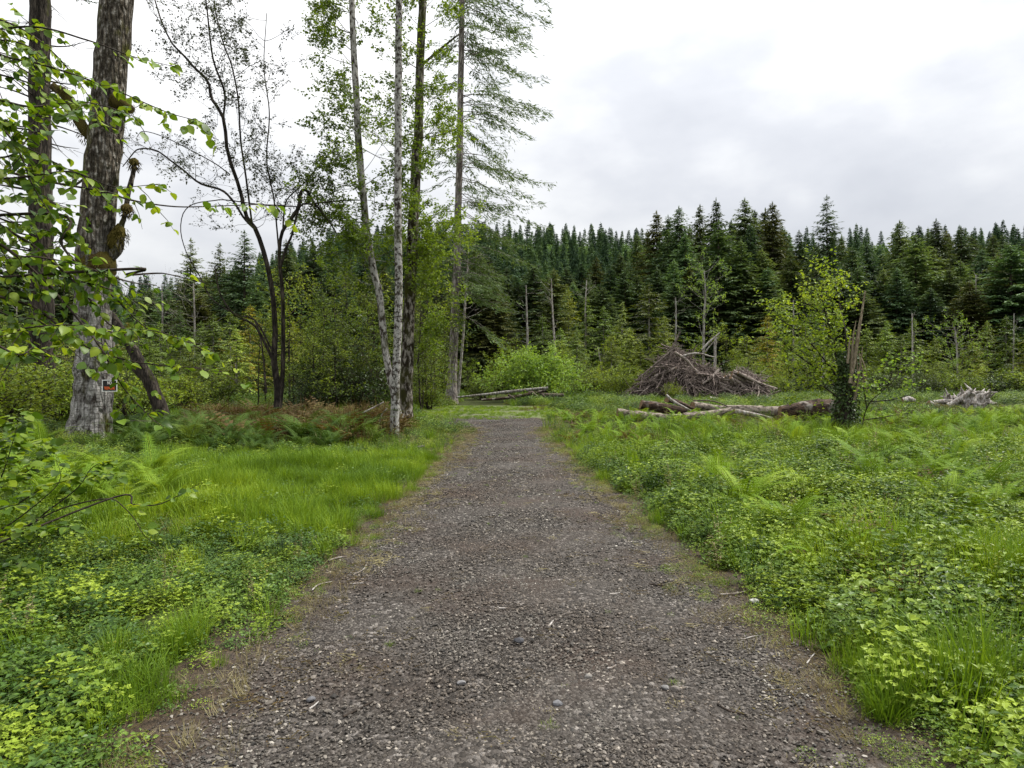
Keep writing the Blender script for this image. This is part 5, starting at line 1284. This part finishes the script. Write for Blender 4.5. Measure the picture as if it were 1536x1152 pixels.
# the wooded hillside far behind
def far_tree(i):
    a, b = conifer(600 + i, 12, 2.3 + .2 * (i % 3), 'spruce', M['needle_far'], M['bark_brown'], .45)
    return b
def far_leaf(i):
    rng = R_(640 + i); mb = MB(); n = 420; d = rdirs(n, -.2, 1, rng); r = (2.3 + .5 * np.sin(d[:, 0] * 5 + i)) * rng.uniform(.75, 1.05, n)
    leaves(mb, d * r[:, None] * (1, 1, 1.5) + (0, 0, 3.2), rdirs(n, -1, .6, rng), unit(d + rng.normal(0, .5, (n, 3))), .75, .55)
    return mb.mesh('far_crown', M['far_leaf'])
far_col = source_collection('far_tree_shapes', [far_tree(i) for i in range(4)] + [far_leaf(i) for i in range(2)])
n = 5200; y = np.sqrt(RNG.uniform(100 ** 2, 330 ** 2, n)); u = RNG.uniform(-250, 1750, n); x = ux(u, y)
keep = (RNG.random(n) < np.where(u > 980, .45, 1.0)); x, y, u = x[keep], y[keep], u[keep]; n = len(x)
z = terrain(x, y)
isl = (wob(x, y, .035, 2) > .15) & (RNG.random(n) < .75) & (y < 290)
sc = RNG.uniform(.65, 1.2, n) * np.where(isl, .85, 1.0)
scatter('far_forest', far_col, np.stack([x, y, z - .3], 1), np.stack([np.zeros(n), np.zeros(n), RNG.uniform(0, 6.28, n)], 1), sc, np.where(isl, RNG.integers(4, 6, n), RNG.integers(0, 4, n)))
# a second, farther ridge on the left
n = 1500; y = RNG.uniform(360, 560, n); u = RNG.uniform(-250, 900, n); x = ux(u, y)
scatter('distant_forest', far_col, np.stack([x, y, terrain(x, y) - .3], 1), np.stack([np.zeros(n), np.zeros(n), RNG.uniform(0, 6.28, n)], 1), RNG.uniform(.9, 1.5, n), RNG.integers(0, 4, n))

# ------------------------------------------------------------------ broad-leaved saplings and shrubs below the conifers
def sapling_mesh(seed, H, leaf, leafm, barkm, nb=16, per=13, spread=1.5):
    rng = R_(seed); mt, ml = MB(), MB()
    n = 8; tp = np.stack([rng.normal(0, .12, n).cumsum() * .5, rng.normal(0, .12, n).cumsum() * .5, np.linspace(0, H * .95, n)], 1)
    tube(mt, tp, (.05, .035, .012), 6, False, .05, rng)
    for lb in limbs_on(tp, rng, nb, .18, 1, spread, .016, leaf, per, level=2, elev=(.05, .9), kids=(3, 5)): grow(mt, ml, rng, **lb)
    return mt.mesh('trunk', barkm), ml.mesh('crown', leafm)
SAP = [two_part('sapling', sapling_mesh(700 + i, 6.5, .11, M['olive_leaf'], M['bark_dark'], 30, 12, 1.7), (0, 0, -70), 'sapling', 'tree', names=('trunk', 'crown')) for i in range(4)]
SHR = [two_part('shrub', bush_mesh(720 + i, 1.5, 1.5, .09, 22, 18, M['shrub_dark'] if i < 2 else M['olive_leaf']), (0, 0, -70), 'shrub', 'shrub') for i in range(4)]
rng = R_(91); rows = []
for u, v, Y in ((435, 392, 27), (455, 420, 31), (480, 400, 29), (500, 430, 26), (520, 385, 32), (545, 400, 30), (470, 470, 25), (560, 450, 27), (400, 440, 30), (385, 470, 27), (640, 372, 30), (655, 400, 34), (632, 430, 27), (648, 470, 30), (665, 440, 40), (632, 520, 28), (505, 500, 24), (440, 510, 25), (545, 500, 26),
                 (255, 510, 34), (285, 525, 32), (215, 515, 34), (190, 530, 30), (20, 480, 30), (90, 490, 32), (110, 520, 28), (-30, 460, 26), (30, 530, 26), (5, 440, 34)):
    rows.append((u, v, Y, 0))
for u, v, Y in ((775, 520, 46), (745, 525, 45), (860, 545, 46), (905, 555, 45), (938, 550, 44), (1125, 520, 48), (1160, 530, 47), (1200, 545, 46), (1310, 545, 46), (1345, 550, 45), (1400, 545, 46), (1470, 545, 46), (1090, 480, 54), (1110, 520, 50), (1250, 520, 49), (1285, 540, 47), (1320, 500, 52), (1385, 520, 49), (1455, 505, 50), (1515, 510, 50), (925, 500, 51), (845, 510, 48), (885, 525, 48), (760, 500, 50), (1145, 540, 47), (1040, 500, 52), (1500, 550, 45), (1535, 545, 45), (1560, 540, 45), (985, 500, 50), (1180, 500, 50), (1430, 530, 47), (700, 530, 46)):
    rows.append((u, v, Y, 1))
rows.sort()
cnt = {}
for u, v, Y, cls in rows:
    reg = next(r for lim, r in REG if u < lim); cnt.setdefault((cls, reg), []).append((u, v, Y))
for (cls, reg), lst in cnt.items():
    for i, (u, v, Y) in enumerate(lst):
        x = ux(u, Y); g = tz(x, Y); h = P(u, v, Y)[2] - g; k = rng.integers(0, 4); tn = (rng.uniform(.5, .95) if u > 400 else rng.uniform(.45, .8)) if cls == 0 else rng.uniform(.85, 1.35)
        lab = ('leafy young tree ' if cls == 0 else 'leafy sapling ') + reg + (f', {ORD[i]} from the left' if len(lst) > 1 else '')
        s = h / 6.9
        dup(SAP[k], (x, Y, g), rng.uniform(0, 6.28), (max(s, .55) * 1.05, max(s, .55) * 1.05, s), lab, 'young broad-leaved trees', (tn, tn, tn, 1))
rows = [(525, 26, 1.5, 1.7, 'dark leafy shrub left of the alder stems', 0), (500, 25, .9, 1.1, 'dark leafy shrub beside the biggest dark shrub', 1), (555, 27, .9, 1.0, 'dark leafy shrub squeezed against the alder stems', 0),
        (20, 19, 1.2, 1.1, 'leafy shrub left of the dark straight trunk', 2), (95, 21, 1.1, 1.0, 'leafy shrub between the two big trunks', 3), (-40, 17, 1.3, 1.1, 'leafy shrub at the edge beyond the hazel', 2), (195, 22, 1.0, 1.0, 'leafy shrub behind the leaning trunk', 3), (270, 25, .9, .9, 'leafy shrub right of the leaning trunk', 2),
        (330, 27, .9, .8, 'low shrub left of the forking tree', 3), (465, 24, .7, .8, 'low shrub right of the forking tree', 1), (640, 30, .9, .7, 'low green shrub right of the alder stems', 3), (725, 41, 1.0, .8, 'low shrub left of the round bush', 2), (900, 42, 1.2, 1.0, 'low shrub at the foot of the lime hemlocks', 3),
        (935, 39.5, 1.1, 1.1, 'loose shrub at the foot of the taller brush heap', 3), (1010, 35.6, .45, .55, 'small leafy weed shrub in front of the taller heap', 3), (1165, 41, 1.0, .8, 'low shrub right of the low brush heap', 2), (1205, 43, 1.2, .9, 'low dark shrub behind the sprouting snag', 0), (1335, 42, 1.2, .9, 'low shrub left of the stump heap', 1),
        (1385, 43, 1.1, .9, 'low dark shrub just behind the stump heap', 0), (1440, 42, 1.2, .9, 'low shrub on the far side of the stump heap', 3), (1500, 43, 1.4, 1.0, 'low shrub beyond the long grey log', 0), (1545, 42, 1.4, 1.0, 'low shrub at the far edge of the clearing', 2), (868, 43, 1.0, .7, 'low shrub right of the round bush', 3), (1105, 44, 1.4, 1.1, 'dark shrub behind the low brush heap', 1)]
for u, Y, w, h, lab, k in rows:
    x = ux(u, Y); tn = rng.uniform(.75, 1.1)
    dup(SHR[k], (x, Y, tz(x, Y)), rng.uniform(0, 6.28), (w, w, h), lab, None, (tn, tn, tn, 1))
for r in SAP + SHR: remove(r)
# thin pale hemlock trunks that show below the foliage on the left
for i, (u, v0, v1, Y) in enumerate(((374, 480, 600, 42), (345, 520, 600, 40), (358, 530, 600, 41), (352, 545, 600, 39), (24, 450, 600, 36), (318, 520, 600, 44))):
    bare_tree('dead_tree', ['thin pale trunk tallest of the thin row behind forking tree', 'thin pale trunk leftmost in the thin row behind forking tree', 'thin pale trunk next to the tallest one in its row', 'shortest thin pale trunk in the row behind forking tree',
              'thin pale trunk glimpsed left of the dark straight trunk', 'thin grey trunk just left of the thin row'][i], [(u, v1, 0), (u + 1, (v0 + v1) / 2, 0), (u + 1, v0, 0)], [3.4, 3, 2], Y, 200 + i, M['deadwood'], 5, .7)

# ------------------------------------------------------------------ camera, light, sky
cam = bpy.data.cameras.new('camera'); co = bpy.data.objects.new('camera', cam); C.objects.link(co)
cam.sensor_width = 36; cam.lens = F / 1536 * 36; cam.shift_y = -16 / 1536; cam.clip_end = 3000; cam.clip_start = .05
co.location = (0, 0, CAMH); co.rotation_euler = (PI / 2, 0, 0)
sc_ = bpy.context.scene; sc_.camera = co

SUN_EL, SUN_AZ = math.radians(52), math.radians(70)     # azimuth clockwise from the view direction
ld = bpy.data.lights.new('sun', 'SUN'); lo = bpy.data.objects.new('sun', ld); C.objects.link(lo)
ld.energy = 3.9; ld.angle = math.radians(8); ld.color = (1, .96, .88)
sd = Vector((math.sin(SUN_AZ) * math.cos(SUN_EL), math.cos(SUN_AZ) * math.cos(SUN_EL), math.sin(SUN_EL)))
lo.rotation_euler = sd.to_track_quat('Z', 'Y').to_euler(); lo.location = sd * 60

w = bpy.data.worlds.new('World'); sc_.world = w; w.use_nodes = True; nt = w.node_tree; nt.nodes.clear()
out = nt.nodes.new('ShaderNodeOutputWorld')
sky = N(nt, 'ShaderNodeTexSky', sky_type='NISHITA'); sky.sun_disc = False; sky.sun_elevation = SUN_EL; sky.sun_rotation = SUN_AZ
b1 = N(nt, 'ShaderNodeBackground'); b1.inputs['Strength'].default_value = .1; nt.links.new(sky.outputs[0], b1.inputs['Color'])
tc = N(nt, 'ShaderNodeTexCoord'); sx3 = N(nt, 'ShaderNodeSeparateXYZ'); nt.links.new(tc.outputs['Generated'], sx3.inputs[0])
zc = math_(nt, 'MAXIMUM', sx3.outputs['Z'], 0.0)
mp = N(nt, 'ShaderNodeMapping'); mp.inputs['Scale'].default_value = (1.0, 1.0, 1.9); mp.inputs['Location'].default_value = (.35, .2, 0); nt.links.new(tc.outputs['Generated'], mp.inputs['Vector'])
c1 = noise(nt, mp.outputs[0], 2.3, 6, .5); c2 = noise(nt, mp.outputs[0], 6.5, 5, .5)
cl = math_(nt, 'ADD', math_(nt, 'MULTIPLY', c1, .75), math_(nt, 'MULTIPLY', c2, .25))
side = math_(nt, 'MULTIPLY', math_(nt, 'SUBTRACT', sx3.outputs['X'], .0), .22)        # greyer cloud over the clearing's far right
cl = math_(nt, 'SUBTRACT', cl, math_(nt, 'MAXIMUM', side, 0.0))
ccol = ramp(nt, cl, [(.25, (.58, .60, .65)), (.40, (.72, .735, .775)), (.47, (.84, .85, .87)), (.56, (1.0, 1.0, 1.0))])
grad = math_(nt, 'ADD', 1.0, math_(nt, 'MULTIPLY', math_(nt, 'POWER', zc, 1.6), 1.9))
b2 = N(nt, 'ShaderNodeBackground'); nt.links.new(ccol, b2.inputs['Color'])
nt.links.new(math_(nt, 'MULTIPLY', grad, .61), b2.inputs['Strength'])
ms_ = N(nt, 'ShaderNodeMixShader'); ms_.inputs[0].default_value = .93
nt.links.new(b1.outputs[0], ms_.inputs[1]); nt.links.new(b2.outputs[0], ms_.inputs[2]); nt.links.new(ms_.outputs[0], out.inputs['Surface'])

vs = sc_.view_settings; sc_.display_settings.display_device = 'sRGB'
vs.view_transform = 'Standard'; vs.look = 'None'; vs.gamma = 1; vs.use_curve_mapping = False; vs.exposure = .62
cy = sc_.cycles; cy.max_bounces = 6; cy.diffuse_bounces = 3; cy.glossy_bounces = 2; cy.transmission_bounces = 3; cy.transparent_max_bounces = 4; cy.caustics_reflective = False; cy.caustics_refractive = False
cy.sample_clamp_indirect = 6
